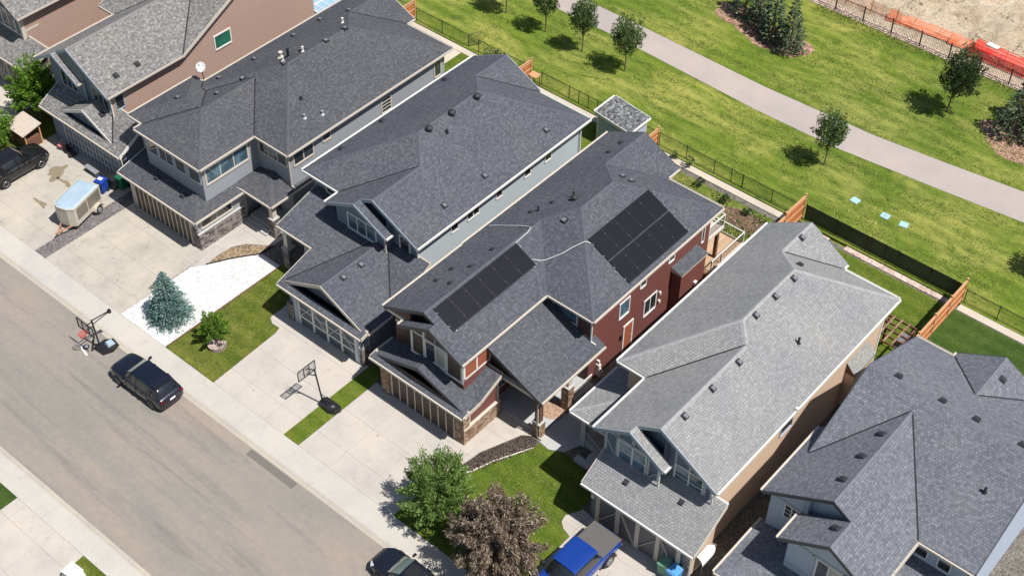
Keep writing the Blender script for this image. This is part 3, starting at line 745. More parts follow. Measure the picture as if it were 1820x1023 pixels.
sheet('driveway', [(23.54, 1.768), (30.88, 1.768), (31.1, 5.0), (31.28, 6.3), (31.45, 7.2), (31.55, 8.1), (32.1, 9.5), (32.5, 10.55), (33.0, 10.9), (33.0, 11.9), (30.3, 11.9), (30.3, 8.0), (23.54, 8.0)], .0, 'concrete')
sheet('porch_floor', rect(29.6, 33.3, 11.2, 16.1), .16, 'patio')
sheet('side_patio', [(33.32, 10.9), (34.3, 10.75), (35.1, 11.2), (35.5, 12.2), (35.5, 16), (33.32, 16)], .0, 'patio')
sheet('planting_bed', [(31.12, 5.0), (31.5, 5.9), (32.05, 6.74), (32.5, 8.1), (33.0, 9.1), (33.6, 10.3), (33.5, 10.8), (33.0, 10.85), (32.52, 10.5), (32.13, 9.45), (31.58, 8.05), (31.47, 7.15), (31.3, 6.25)], .014, 'mulch')
sheet('lawn', [(30.9, 1.768), (38.85, 1.768), (38.9, 6.9), (38.3, 7.1), (37.95, 7.4), (37.85, 7.85), (38.1, 8.3), (38.3, 8.6), (38.3, 10.6), (35.3, 11.15), (34.3, 10.72), (33.62, 10.78), (33.62, 10.3), (33.05, 9.1), (32.55, 8.1), (32.1, 6.74), (31.55, 5.9), (31.14, 5.0)], .010, 'lawn2')
sheet('driveway', [(38.88, 1.768), (45.9, 1.768), (45.9, 8.75), (38.3, 8.75), (38.12, 8.3), (37.88, 7.85), (37.98, 7.42), (38.32, 7.12), (38.93, 6.92)], .0, 'concrete')
sheet('lawn', rect(46.2, 47.6, 1.768, 8.5), .010, 'lawn2'); sheet('driveway', rect(47.7, 54.5, 1.768, 9.0), .0, 'concrete')
mb = MB(); E_ = [(31.14, 4.98), (31.55, 5.88), (32.1, 6.72), (32.55, 8.08), (33.05, 9.08), (33.62, 10.28)]
for a, b in zip(E_, E_[1:]): mb.beam((*a, .02), (*b, .02), .05, .09)
tag(mb.build('bed_edging', 'white'), 'pale curved edging between the dark mulch bed and the lawn', 'garden edging')
# far side of the street
sheet('lawn', rect(-60, 14.7, -26, -10.69), .01, 'lawn3'); sheet('driveway', [(14.72, -10.69), (20.44, -10.69), (20.5, -11.6), (20.6, -12.6), (20.6, -26), (14.72, -26)], .0, 'concrete')
sheet('lawn', [(20.46, -10.69), (60, -10.69), (60, -26), (20.62, -26), (20.62, -12.6), (20.52, -11.6)], .01, 'lawn')
# back yards
sheet('back_lawn', rect(-30, 11.2, 30.9, 35.7), .0, 'lawn2'); sheet('garden_path', rect(4.3, 5.3, 32.2, 35.69), .02, 'swale')
sheet('back_lawn', rect(11.2, 22.9, 29.6, 35.7), .0, 'lawn2')
sheet('back_garden', rect(22.9, 34.4, 28.2, 35.3), .0, 'weedy'); 
sheet('garden_soil', [(29.3, 28.9), (31.4, 28.8), (32.0, 30.2), (31.0, 31.2), (29.4, 31.3), (28.2, 33), (27.0, 33.4), (26.4, 31.5), (27.5, 29.8)], .02, 'soil')
sheet('garden_soil', [(29.4, 34.2), (31, 33.2), (33, 33.0), (34.2, 33.8), (34.1, 34.8), (31.5, 34.9)], .02, 'soil')
sheet('back_lawn', rect(34.5, 46.0, 28.8, 35.7), .0, 'lawn2'); sheet('back_lawn', rect(46.2, 90, 26.8, 35.7), .0, 'lawn3')
sheet('drainage_swale', rect(-60, 34.2, 35.72, 36.28), .03, 'swale'); sheet('rock_border', rect(38.2, 46.1, 35.85, 36.28), .03, 'pinkrock'); sheet('rock_border', rect(35.0, 37.0, 36.0, 36.2), .03, 'pinkrock'); sheet('drainage_swale', rect(46.3, 100, 35.78, 36.35), .03, 'swale')
sheet('park_lawn', [(-200, 36.4), (220, 36.4), (220, 60), (62, 49.6), (45.8, 45.95), (39.8, 45.27), (32.2, 44.5), (25.6, 44.45), (12.9, 45.0), (7, 45), (-200, 45)], .0, 'park')
sheet('park_path', [(-200, 45.02), (7, 45.02), (12.9, 45.02), (25.6, 44.47), (32.2, 44.52), (39.8, 45.29), (45.8, 45.97), (62, 49.62), (62, 52.2), (52, 50.1), (44.43, 48.85), (38.8, 48.1), (33.6, 47.5), (24.8, 47.2), (13.5, 47.42), (-200, 47.5)], -.004, 'path')
sheet('park_lawn', [(-200, 47.52), (13.5, 47.44), (24.8, 47.22), (33.6, 47.52), (38.8, 48.12), (44.43, 48.87), (52, 50.12), (62, 52.22), (62, 58.95), (-200, 58.95)], .0, 'park')
sheet('rock_border', rect(-200, 62, 58.97, 59.7), .02, 'pinkrock')
# building site: uneven dirt
random.seed(3)
mb = MB(); nx_, ny_ = 300, 110; X0, X1, Y0, Y1 = 0, 70, 59.7, 86
import mathutils
def dz(x, y):
    v = mathutils.noise.fractal(Vector((x*.3, y*.3, 3)), .85, 2.1, 6); r = max(0, min(1, (y-61.2)/2.5)); return max(-.14, -.1+v*.95*r+r*.2)+.03*mathutils.noise.noise(Vector((x*4, y*4, 1)))
G = [[(X0+(X1-X0)*i/nx_, Y0+(Y1-Y0)*j/ny_) for j in range(ny_+1)] for i in range(nx_+1)]
for i in range(nx_):
    for j in range(ny_):
        q = [G[i][j], G[i+1][j], G[i+1][j+1], G[i][j+1]]; mb.poly([(x, y, dz(x, y)) for x, y in q], 0, smooth=True)
o = mb.build('building_site_dirt', 'dirt', merge=True); o['kind'] = 'structure'
def blob(name, cx, cy, rx, ry, z, mat, seed, n=26, wob=.22):
    rnd = random.Random(seed); ph = [rnd.uniform(0, 6.28) for _ in range(4)]; P = []
    for k in range(n):
        a = 2*math.pi*k/n; q = 1+wob*(math.sin(2*a+ph[0])*.5+math.sin(3*a+ph[1])*.4+math.sin(5*a+ph[2])*.3+math.sin(7*a+ph[3])*.2)
        P.append((cx+rx*q*math.cos(a), cy+ry*q*math.sin(a)))
    mb = MB(); mb.prism(P, z-.02, z); struct(name, mb, mat)
blob('mulch_bed', 22.0, 52.6, 3.0, 1.5, .015, 'redmulch', 1); blob('mulch_bed', 18.1, 53.7, 2.0, 1.4, .024, 'redmulch', 2); blob('mulch_bed', 41.6, 53.6, 2.8, 2.2, .015, 'redmulch', 5)
# stains on the driveways
m_st = m_plain('dirt_stain', (.23, .19, .13), .95, .3, 5, .1); M['stain'] = m_st
M['oil'] = m_plain('oil_drip', (.24, .22, .195), .9, .2, 8); M['pale'] = m_conc('pale_new_concrete_panel', (.50, .47, .43), stain=.05)
for i_, (x, y, r_) in enumerate(((20.1, 4.4, .06), (28.9, 3.6, .07), (26.4, 5.2, .05), (18.6, 2.9, .05), (17.6, -3.5, .08), (25.1, -3.4, .16), (8.2, -5.1, .06), (22.0, -5.6, .05), (30.4, -3.0, .07), (3.6, 4.6, .05), (5.4, 3.5, .06), (43.0, 3.9, .08))):
    blob('oil_drip', x, y, r_*1.3, r_, .008 if y > 0 else -.078, 'oil', 80+i_, 12, .4)
blob('dirt_stain', -6.0, 7.4, .55, .75, .006, 'stain', 11, wob=.5); blob('dirt_stain', -4.35, 7.1, .9, .18, .006, 'stain', 12, wob=.8); blob('dirt_stain', -4.2, 4.8, .45, .22, .006, 'stain', 13, wob=.7); blob('dirt_stain', 7.45, 4.7, .10, .55, .006, 'stain', 14, wob=.5)

# ------------------------------------------------------------------ houses
def house(name, label, cx, cy): return thing(name, label, 'house', (cx, cy, 0), world=True)
def body(h, pts, keys, mats, zb=0.0, m=0, name='wall', cut=.19):
    mb = MB(); wall_mesh(mb, pts, zb, keys, m, cut=cut); return mb.build(name, mats, h)

# --- house with the brown side wall, second from the upper left
h = house('grey_roofed_house', 'house with weathered grey roof and long brown side wall beside the box trailer driveway', -6.5, 20)
r1 = make_roof('roof', 'h1', h, 'grey1', 'cream', 'bluegrey', side='cream'); body(h, [(-9.95, 11.15), (-6.2, 11.15), (-6.2, 11.2), (-3.5, 11.2), (-3.5, 17.5), (-3.5, 29.4), (-11.7, 29.4), (-11.7, 17.5), (-9.95, 17.5)], ['h1'], ['side_bluedk', 'side_brown'], m=[0, 0, 0, 1, 1, 1, 1, 1, 1], name='wall')
r1b = make_roof('lower_roof', 'h1lo', h, 'grey1', 'cream', 'white'); make_roof('side_roof', 'h1side', h, 'grey1', 'cream', 'white', valley=False)
body(h, [(-9.0, 9.75), (-1.4, 9.75), (-1.4, 13.5), (-9.0, 13.5)], ['h1lo'], ['side_bluedk'], m=[None, 0, 0, 0], name='garage_wall'); mb = MB(); mb.box(-9.0, -1.4, 9.75, 9.83, 0, 2.9); mb.build('front_wall', 'side_bluedk', h)
body(h, [(-7.3, 10.05), (-2.5, 10.05), (-2.5, 11.0), (-7.3, 11.0)], ['h1lo'], ['side_grey5'], zb=2.6, name='gable_wall')
trims(h, [('S', 10.05, -7.2, -2.6, 3.02, 3.16)] + [('S', 10.05, x-.03, x+.03, 3.16, 3.16+.5*max(.0, 2.6-abs(x+4.9))-.15) for x in (-6.3, -5.6, -4.9, -4.2, -3.5)], 'bluegrey', 'gable_trim')
window(h, 'E', -3.5, 20.15, 21.5, 4.45, 5.45, 1, 1, 'white', 'glass_g')
window(h, 'S', 11.15, -8.8, -7.2, 4.0, 5.5, 3, 1, 'bluegrey'); window(h, 'S', 11.2, -5.4, -3.9, 4.0, 5.4, 3, 1, 'bluegrey')
window(h, 'E', -3.5, 11.5, 12.1, 4.2, 5.2, 1, 1, 'bluegrey')
g = MB(); fbox(g, 'S', 9.75, -7.6, -1.9, .05, 2.25, .001, .04)
gd = g.build('garage_door', 'gdoor', h); g = MB()
for i in range(15): x = -7.6+5.7*i/14; fbox(g, 'S', 9.75, x-.035, x+.035, .05, 2.25, .04, .06)
for z in (.05, .6, 1.15, 1.7, 2.2): fbox(g, 'S', 9.75, -7.6, -1.9, z, z+.06, .04, .058)
g.build('door_trim', 'greytrim', gd)
trims(h, [('S', 9.75, -7.78, -7.62, 0, 2.4), ('S', 9.75, -1.88, -1.7, 0, 2.4), ('S', 9.75, -7.78, -1.7, 2.42, 2.6)], 'bluegrey')
downspout(h, -3.45, 11.1, 3.2, 5.8, (.3, -.2)); downspout(h, -6.1, 11.05, 3.3, 5.8, (.2, -.3), 'bluegrey')
downspout(h, -.9, 9.4, 1.2, 2.8, (.0, 0), 'cream')
for x, y in ((-3.98, 12.25), (-3.95, 14.0)): vent_box(r1, 'h1', x, y)
vent_box(r1b, 'h1lo', -4.0, 10.6)
mb = MB()
for i in range(5): mb.beam((-2.85, 29.5+i*.6, 2.87), (-6.9, 29.5+i*.6, 2.87), .06)
for x in (-2.85, -4.2, -5.5, -6.9): mb.beam((x, 29.5, 2.89), (x, 31.9, 2.89), .06)
mb.box(-6.9, -2.85, 29.5, 31.9, 2.78, 2.84, 1); mb.box(-6.95, -2.8, 29.42, 29.5, 2.7, 2.95); mb.box(-6.95, -2.8, 31.9, 31.97, 2.6, 2.9); mb.box(-2.85, -2.77, 29.42, 31.95, 2.68, 2.93)
for x in (-6.85, -2.9): mb.beam((x, 31.85, 0), (x, 31.85, 2.7), .1)
mb.beam((-2.9, 29.6, 0), (-2.9, 29.6, 2.7), .1)
mb.build('sunroom_roof', ['white', 'signblue'], h)

# --- house in the upper left corner
h = house('grey_roofed_house', 'house at the upper left corner with brown side wall and cross-braced garage door', -19, 20)
r0 = make_roof('roof', 'h0', h, 'grey1', 'cream', 'darktrim'); body(h, [(-23.5, 12.65), (-15.45, 12.65), (-15.45, 26.6), (-23.5, 26.6)], ['h0'], ['side_grey5', 'side_brown'], m=[0, 1, 1, 1])
make_roof('lower_roof', 'h0lo', h, 'grey1', 'cream', 'white', valley=False); body(h, [(-23.5, 11.3), (-13.5, 11.3), (-13.5, 13), (-23.5, 13)], ['h0lo'], ['side_dark'], name='garage_wall')
window(h, 'S', 12.65, -17.6, -16.2, 4.1, 5.5, 2, 1, 'white'); trims(h, [('S', 12.65, -15.65, -15.42, 3, 5.7), ('E', -15.45, 12.62, 12.9, 3, 5.7), ('E', -15.45, 12.9, 14.0, 4.2, 4.35), ('S', 12.65, -23.5, -15.65, 3.9, 4.0)], 'cream')
g = MB(); fbox(g, 'S', 11.3, -20.5, -14.2, .05, 2.3, .001, .04); gd = g.build('garage_door', 'gdoor5', h); g = MB()
for i in range(6):
    x = -20.5+6.3*i/6; x1 = x+1.05; g.beam((x+.05, 11.24, .1), (x1-.05, 11.24, 2.2), .07, .03); g.beam((x+.05, 11.23, 2.2), (x1-.05, 11.23, .1), .07, .03); fbox(g, 'S', 11.3, x-.04, x+.04, .05, 2.3, .04, .08)
g.build('door_trim', 'cream', gd)

# --- second dark roof house with the cladding of grey stone
h = house('slate_roofed_house', 'grey house with hipped dark roof, stone clad garage corner and band of front windows', 4.8, 20)
r2 = make_roof('roof', 'h2', h, 'slate2', 'cream', 'cream')
body(h, [(-.05, 10.8), (1.3, 10.8), (1.3, 10.07), (6.8, 10.07), (6.8, 14.6), (9.8, 14.6), (9.8, 29.1), (5.4, 29.1), (5.4, 29.9), (.9, 29.9), (.9, 15.4), (-.05, 15.4)], ['h2'], ['side_grey2'])
r2b = make_roof('garage_roof', 'h2lo', h, 'slate2', 'cream', 'white', valley=False); make_roof('porch_roof', 'h2porch', h, 'slate2', 'cream', 'white', valley=False)
body(h, [(.5, 8.85), (7.2, 8.85), (7.2, 12.6), (.5, 12.6)], ['h2lo'], ['side_grey2'], name='garage_wall')
mb = MB(); mb.box(7.2, 7.3, 8.75, 12.6, 0, 1.3); mb.box(6.55, 7.2, 8.75, 8.85, 0, 1.5); mb.box(7.2, 7.34, 8.7, 12.62, 1.3, 1.37, 1); mb.build('stone_wall', ['stone2', 'soffit'], h)
window(h, 'E', 7.2, 9.15, 11.6, 1.65, 2.35, 2, 1, 'cream'); trims(h, [('S', 8.85, 6.95, 7.22, 1.5, 2.55), ('S', 8.85, .5, .7, 0, 2.6)], 'cream')
g = MB(); fbox(g, 'S', 8.85, .95, 6.4, .04, 2.2, .001, .04); gd = g.build('garage_door', 'gdoor_b_shade', h); g = MB()
for i in range(13): x = .95+5.45*i/12; fbox(g, 'S', 8.85, x-.04, x+.04, .04, 2.2, .04, .075)
g.build('door_trim', 'cream', gd); trims(h, [('S', 8.85, .75, .93, 0, 2.3), ('S', 8.85, 6.42, 6.55, 0, 2.3)], 'cream')
window(h, 'E', 6.8, 10.4, 13.75, 4.25, 5.35, 3, 1, 'cream', 'glass_b', tw=.12)
for a, b in ((1.6, 2.5), (2.75, 4.0), (4.3, 5.2), (5.6, 6.6)): window(h, 'S', 10.07, a, b, 4.4, 5.4, 2 if b-a > 1 else 1, 1, 'greytrim')
window(h, 'S', 14.6, 7.15, 9.6, 4.6, 5.55, 3, 1, 'cream')
window(h, 'E', 9.8, 15.05, 16.65, 4.5, 5.5, 2, 1, 'cream', tw=.1); window(h, 'E', 9.8, 22.95, 23.75, 4.05, 5.1, 1, 4, 'cream'); window(h, 'E', 9.8, 28.1, 28.65, 4.15, 5.3, 1, 1, 'cream'); window(h, 'E', 9.8, 17.6, 18.2, 4.9, 5.4, 1, 1, 'cream')
post(h, 9.75, 12.85, 0, 2.75, .42, 'stone2', 'cream', 1.5); post(h, 6.9, 12.85, 0, 2.75, .3, None, 'cream')
mb = MB(); mb.box(6.6, 9.95, 12.62, 12.85, 2.45, 2.72); mb.box(9.6, 9.85, 12.86, 14.55, 2.45, 2.72); mb.build('porch_beam', 'cream', h)
mb = MB()
for i in range(3): mb.box(7.3, 9.4, 12.9-i*.28, 13.2, 0, .36-i*.12)
mb.box(7.3, 9.5, 13.2, 14.6, 0, .36); mb.build('front_steps', 'patio', h)
mb = MB(); fbox(mb, 'S', 14.6, 7.6, 8.5, .36, 2.4, .002, .05); mb.build('front_door', 'darkwood', h)
downspout(h, 9.87, 14.55, 3.1, 6.0, (.25, -.3), 'cream')
for x, y in ((2.94, 26.98), (1.67, 25.42), (1.69, 22.92), (5.36, 22.48), (5.33, 24.29), (4.77, 20.9), (1.74, 19.3), (5.1, 19.0), (1.45, 16.46), (3.37, 16.9), (1.55, 12.96), (3.17, 14.86)): vent_box(r2, 'h2', x, y, 'ventgrey')
for x, y in ((4.26, 25.1), (5.0, 20.76), (4.65, 19.3)): pipe(r2, 'h2', x, y, .35, .06, 'white')
for x, y in ((8.84, 17.1), (9.25, 18.25)): pipe(r2, 'h2', x, y, .25, .07, 'galv')
pipe(r2, 'h2', 7.74, 17.9, .18, .06, 'black'); pipe(r2, 'h2', 3.9, 19.79, .4, .11, 'cream', name='chimney_pipe'); pipe(r2, 'h2', 4.5, 19.9, .62, .09, 'black', name='chimney_pipe')
for x, y in ((2.73, 9.5), (5.31, 9.45)): vent_box(r2b, 'h2lo', x, y)

# --- dark roof house with the pale blue side
h = house('slate_roofed_house', 'pale blue sided house with dark roof and cross-braced white garage door trim', 17, 20)
r3 = make_roof('roof', 'h3', h, 'slate', 'white', 'bluegrey')
body(h, [(12.15, 14.55), (15.35, 14.55), (15.35, 13.35), (19.5, 13.35), (19.5, 13.95), (21.47, 13.95), (21.47, 29.35), (12.15, 29.35)], ['h3'], ['side_blue', 'side_bluedk'], m=[1, 1, 1, 1, 1, 0, 0, 0])
r3b = make_roof('lower_roof', 'h3lo', h, 'slate', 'cream', 'cream')
body(h, [(15.9, 8.5), (22.0, 8.5), (22.0, 13.9), (15.9, 13.9)], ['h3lo'], ['side_bluedk'], m=[None, 0, 0, 0], name='garage_wall'); mb = MB(); mb.box(15.9, 22.0, 8.5, 8.58, 0, 2.78); mb.build('front_wall', 'side_bluedk', h)
body(h, [(15.95, 8.9), (21.95, 8.9), (21.95, 10.0), (15.95, 10.0)], ['h3lo'], ['side_grey5'], zb=2.85, name='gable_wall')
window(h, 'S', 13.35, 16.4, 18.65, 4.4, 5.5, 3, 1, 'white', 'glass_b', tw=.1); window(h, 'S', 13.95, 20.15, 20.85, 4.3, 5.45, 1, 1, 'white', tw=.11)
window(h, 'S', 14.55, 13.3, 13.95, 4.7, 5.3, 1, 1, 'white'); 
for a, b in ((16.95, 17.5), (18.4, 19.4), (21.05, 21.58), (23.77, 24.3), (25.8, 26.35)): window(h, 'E', 21.47, a, b, 4.45, 5.35, 2 if b-a > .8 else 1, 1, 'white', tw=.06)
window(h, 'E', 21.47, 24.0, 25.2, 1.2, 2.3, 2, 1, 'white'); window(h, 'E', 21.47, 18.3, 19.2, 1.2, 2.3, 1, 1, 'white')
g = MB(); fbox(g, 'S', 8.5, 16.75, 21.55, .04, 2.2, .001, .04); gd = g.build('garage_door', 'gdoor', h); g = MB()
for i in range(5):
    x = 16.75+4.8*i/4; fbox(g, 'S', 8.5, x-.07, x+.07, .04, 2.2, .04, .09)
    if i < 4:
        x1 = x+1.2; up = i % 2 == 0
        g.beam((x+.08, 8.42, .75 if up else 2.0), (x1-.08, 8.42, 2.0 if up else .75), .11, .03); fbox(g, 'S', 8.5, x+.07, x1-.07, .68, .80, .04, .085); fbox(g, 'S', 8.5, x+.07, x1-.07, 2.05, 2.2, .04, .085); fbox(g, 'S', 8.5, x+.07, x1-.07, 1.38, 1.44, .04, .07)
g.build('door_trim', 'white', gd)
trims(h, [('S', 8.5, 16.35, 16.65, 0, 2.35, .001, .14), ('S', 8.5, 21.63, 21.85, 0, 2.35, .001, .1), ('E', 22.0, 8.5, 9.0, 1.3, 1.45), ('E', 22.0, 9.0, 9.1, 0, 2.6), ('E', 21.47, 13.93, 14.1, 3.2, 5.5), ('E', 21.47, 29.2, 29.37, 0, 5.5), ('S', 13.35, 15.35, 19.5, 3.7, 3.85)], 'greytrim')
mb = MB(); mb.box(15.82, 16.33, 8.3, 8.5, 0, 1.35); mb.build('stone_pillar', 'stone2', h); mb = MB(); mb.box(21.86, 22.1, 8.38, 8.5, 0, 1.35); mb.box(22.0, 22.1, 8.5, 8.98, 0, 1.35); mb.build('stone_pillar', 'stone2', h)
post(h, 12.65, 11.45, 0, 3.5, .45, 'stone2', 'cream', 1.7); post(h, 14.6, 11.45, 0, 3.5, .45, 'stone2', 'greytrim', 1.7)
mb = MB(); mb.box(12.45, 15.4, 11.3, 11.55, 3.2, 3.47); mb.build('porch_beam', 'cream', h)
mb = MB(); fbox(mb, 'S', 14.55, 13.9, 14.9, .05, 2.2, .002, .05); mb.build('front_door', 'darkwood', h)
downspout(h, 21.56, 13.9, 4.0, 5.75, (.15, -.3)); downspout(h, 19.6, 13.2, 4.0, 5.6, (.2, -.2), 'cream'); downspout(h, 21.56, 29.3, .1, 5.75, (.2, .1))
for x, y in ((20.94, 20.58), (20.94, 16.94), (20.91, 26.48), (12.46, 26.35), (12.39, 20.48), (12.45, 16.79)): vent_box(r3, 'h3', x, y, 'ventgrey' if x > 20 else 'ventblk')
for x, y in ((17.11, 24.25), (17.07, 21.96), (17.07, 19.88)): vent_turbine(r3, 'h3', x, y, .24)
pipe(r3, 'h3', 17.77, 20.72, .22, .06, 'black')
for x, y in ((19.32, 11.38), (19.31, 9.94)): vent_box(r3b, 'h3lo', x, y, 'ventgrey')
# cantilevered bay roofs low on the side wall, behind the red house
for (ya, yb) in ((22.2, 24.0), (26.6, 28.6)):
    mb = MB(); mb.hexa([(21.48, ya, 2.3), (22.2, ya+.35, 2.3), (22.2, yb-.35, 2.3), (21.48, yb, 2.3)], [(21.48, ya+.3, 2.8), (21.75, ya+.6, 2.62), (21.75, yb-.6, 2.62), (21.48, yb-.3, 2.8)]); br_ = mb.build('bay_roof', 'sh_shed', h)
    mb = MB(); mb.prism([(21.48, ya+.1), (22.1, ya+.45), (22.1, yb-.45), (21.48, yb-.1)], .5, 2.29); mb.build('bay_wall', 'side_blue', h)

# --- the red house with the solar panels
h = house('red_house', 'dark red sided house with two solar arrays on its dark roof', 28.5, 20)
r4 = make_roof('roof', 'h4', h, 'slate4', 'cream', 'darktrim', vmat='cap_slate4')
body(h, [(24.1, 9.35), (25.77, 9.35), (25.77, 8.85), (29.68, 8.85), (29.68, 16.05), (32.87, 16.05), (32.87, 27.8), (28.7, 27.8), (28.7, 29.05), (24.1, 29.05)], ['h4'], ['side_red', 'side_red_shade'], m=[1, 1, 1, 0, 1, 0, 0, 0, 0, 0])  # front faces take the darker siding copy, shade put into the colour
r4b = make_roof('garage_roof', 'h4lo', h, 'slate4', 'cream', 'darktrim', valley=False, side='cream'); make_roof('porch_roof', 'h4porch', h, 'slate4', 'cream', 'darktrim', valley=False)
body(h, [(24.3, 7.95), (30.45, 7.95), (30.45, 10.9), (24.3, 10.9)], ['h4lo'], ['side_red'], m=[None, 0, 0, 0], name='garage_wall'); mb = MB(); mb.box(24.3, 30.45, 7.95, 8.02, 0, 2.86); mb.build('front_wall', 'gdoor_b_shade', h)  # front wall is dark brown to paint in its shade
mb = MB(); mb.box(23.7, 25.4, 8.86, 8.95, 5.62, 5.80); mb.box(25.32, 25.4, 8.4, 8.86, 5.66, 5.8); mb.build('eave_return', 'cream', h)
body(h, [(24.35, 8.25), (28.85, 8.25), (28.85, 8.6), (24.35, 8.6)], ['h4lo'], ['gdoor_b_shade'], zb=2.9, name='gable_wall')  # dark brown carries the shade under the garage gable
body(h, [(29.56, 11.25), (33.15, 11.25), (33.15, 11.4), (29.56, 11.4)], ['h4porch'], ['gdoor_b_shade'], zb=2.95, name='porch_gable_wall')  # shade below the porch rake painted as dark brown
mb = MB(); mb.box(30.45, 30.56, 7.85, 10.9, 0, 1.2); mb.box(29.9, 30.45, 7.85, 7.95, 0, 2.4); mb.box(30.45, 30.62, 7.86, 10.9, 1.2, 1.28, 1); mb.box(30.45, 30.55, 7.85, 8.35, 1.28, 2.6)
mb.build('stone_wall', ['stone4', 'cream'], h)
mb = MB(); mb.box(24.2, 24.85, 7.8, 7.95, 0, 2.4); mb.build('stone_pillar', 'stone4', h)
trims(h, [('E', 30.45, 8.37, 8.5, 1.28, 2.7), ('E', 30.45, 10.75, 10.92, 1.28, 3.2), ('E', 30.45, 8.5, 10.75, 2.62, 2.75)], 'cream')
g = MB(); fbox(g, 'S', 7.95, 25.0, 29.8, .04, 2.25, .001, .04); gd = g.build('garage_door', 'gdoor_b_shade', h); g = MB()
for i in range(9): x = 25.0+4.8*i/8; fbox(g, 'S', 7.95, x-.035, x+.035, .04, 2.25, .04, .08)
g.build('door_trim', 'cream', gd); trims(h, [('S', 7.95, 24.87, 24.98, 0, 2.4), ('S', 7.95, 29.8, 29.88, 0, 2.4), ('S', 7.95, 24.87, 29.88, 2.27, 2.45)], 'cream')
window(h, 'S', 8.85, 26.95, 28.35, 3.95, 5.3, 2, 1, 'white', 'glass', tw=.08, blind='blind'); window(h, 'S', 8.85, 26.95, 28.35, 5.5, 6.2, 2, 1, 'greytrim', 'gdoor_b_shade', tw=.05, name='gable_panel')
trims(h, [('S', 8.85, 25.77, 29.68, 3.62, 3.78), ('S', 8.85, 25.78, 25.94, 3.78, 5.6), ('S', 8.85, 26.72, 26.84, 3.78, 6.2), ('S', 8.85, 28.46, 28.56, 3.78, 6.1), ('S', 8.85, 29.53, 29.69, 3.78, 5.5), ('S', 8.85, 26.0, 26.7, 5.36, 5.46),
          ('E', 29.68, 8.86, 9.0, 3.9, 5.6), ('E', 29.68, 9.9, 10.02, 4.0, 5.55), ('E', 29.68, 11.0, 11.12, 3.9, 5.55), ('E', 29.68, 8.86, 11.12, 3.88, 4.0), ('E', 29.68, 8.86, 11.12, 5.5, 5.6), ('S', 9.35, 24.15, 25.7, 4.6, 4.72)], 'white')
for a_, b_ in ((25.94, 26.72), (28.56, 29.53)):
    mb = MB(); fbox(mb, 'S', 8.85, a_, b_, 3.78, 5.33, .001, .012); mb.build('shaded_rust_panel', 'gdoor_b_shade', h)  # rust panels coloured dark brown, their shade painted in
mb = MB(); fbox(mb, 'E', 29.68, 9.0, 9.9, 4.0, 5.5, .001, .015); fbox(mb, 'E', 29.68, 10.02, 11.0, 4.0, 5.5, .001, .015); mb.build('rust_panel', 'side_red_dk', h)
window(h, 'S', 16.05, 30.25, 31.85, 4.3, 5.2, 1, 1, 'greytrim', 'glass_b', tw=.12)
window(h, 'E', 32.87, 18.8, 19.65, 3.25, 4.4, 1, 1, 'white', 'glass_b'); window(h, 'E', 32.87, 21.35, 22.45, 1.5, 2.72, 2, 1, 'white'); window(h, 'E', 32.87, 20.7, 21.2, 4.33, 4.95, 1, 1, 'white', tw=.07); window(h, 'E', 32.87, 23.5, 24.0, 4.36, 4.95, 1, 1, 'white', tw=.07)
window(h, 'E', 32.87, 26.95, 27.15, 3.6, 5.1, 1, 1, 'white', tw=.07)
mb = MB(); fbox(mb, 'E', 32.87, 19.42, 20.15, .1, 1.95, .002, .05); dr = mb.build('side_door', 'side_red_dk', h); trims(h, [('E', 32.87, 19.3, 19.41, 0, 2.1, .001, .06), ('E', 32.87, 20.16, 20.27, 0, 2.1, .001, .06), ('E', 32.87, 19.3, 20.27, 2.1, 2.2, .001, .06)], 'white', 'door_trim')
mb = MB(); mb.box(32.92, 32.99, 20.03, 20.07, 1.0, 1.06); mb.build('handle', 'galv', dr)
body(h, [(32.88, 23.95), (33.6, 23.95), (33.6, 26.45), (32.88, 26.45)], 3.45, ['side_red'], zb=0.1, name='chimney_box')
mb = MB(); mb.hexa([(32.88, 23.85, 3.4), (33.7, 23.85, 3.4), (33.7, 26.55, 3.4), (32.88, 26.55, 3.4)], [(32.88, 23.85, 3.75), (33.7, 23.85, 3.52), (33.7, 26.55, 3.52), (32.88, 26.55, 3.75)], 1, 0); mb.build('chimney_box_roof', ['sh_slate', 'cream'], h)
for (y, z) in ((22.75, 2.3), (22.75, 1.6)):
    mb = MB(); mb.box(32.88, 33.0, y, y+.14, z, z+.2); mb.build('wall_vent', 'white', h)
mb = MB(); mb.box(33.6, 33.75, 25.4, 25.65, 1.6, 1.85); mb.build('wall_vent', 'white', h); mb = MB(); mb.box(32.88, 33.15, 16.75, 16.95, .2, 1.1); mb.box(32.9, 33.1, 16.8, 16.9, 1.1, 1.4); mb.tube([(33.1, 16.85, .9), (33.3, 16.9, .6), (33.2, 16.7, .2)], .05); mb.build('gas_meter', 'white', h)
mb = MB(); mb.box(32.88, 33.0, 19.0, 19.12, 1.35, 1.65); mb.build('wall_lamp', 'black', h)
mb = MB(); mb.box(29.6, 33.4, 10.98, 11.22, 3.02, 3.22); mb.box(33.15, 33.39, 11.22, 16.0, 2.85, 3.12); mb.build('porch_beam', 'cream', h)
post(h, 33.2, 11.2, 0, 3.05, .42, 'stone4', 'darkwood', 1.15); post(h, 33.2, 13.75, 0, 2.9, .42, 'stone4', 'cream', 2.0)
mb = MB()
for z in (.25, 1.05): mb.beam((33.2, 13.95, z), (33.2, 16.0, z), .06)
for i in range(16): y = 14.0+i*.13; mb.beam((33.2, y, .25), (33.2, y, 1.05), .025)
mb.build('railing', 'white', h)
mb = MB(); fbox(mb, 'S', 16.05, 30.3, 31.3, .17, 2.3, .002, .05); mb.build('front_door', 'darkwood', h)
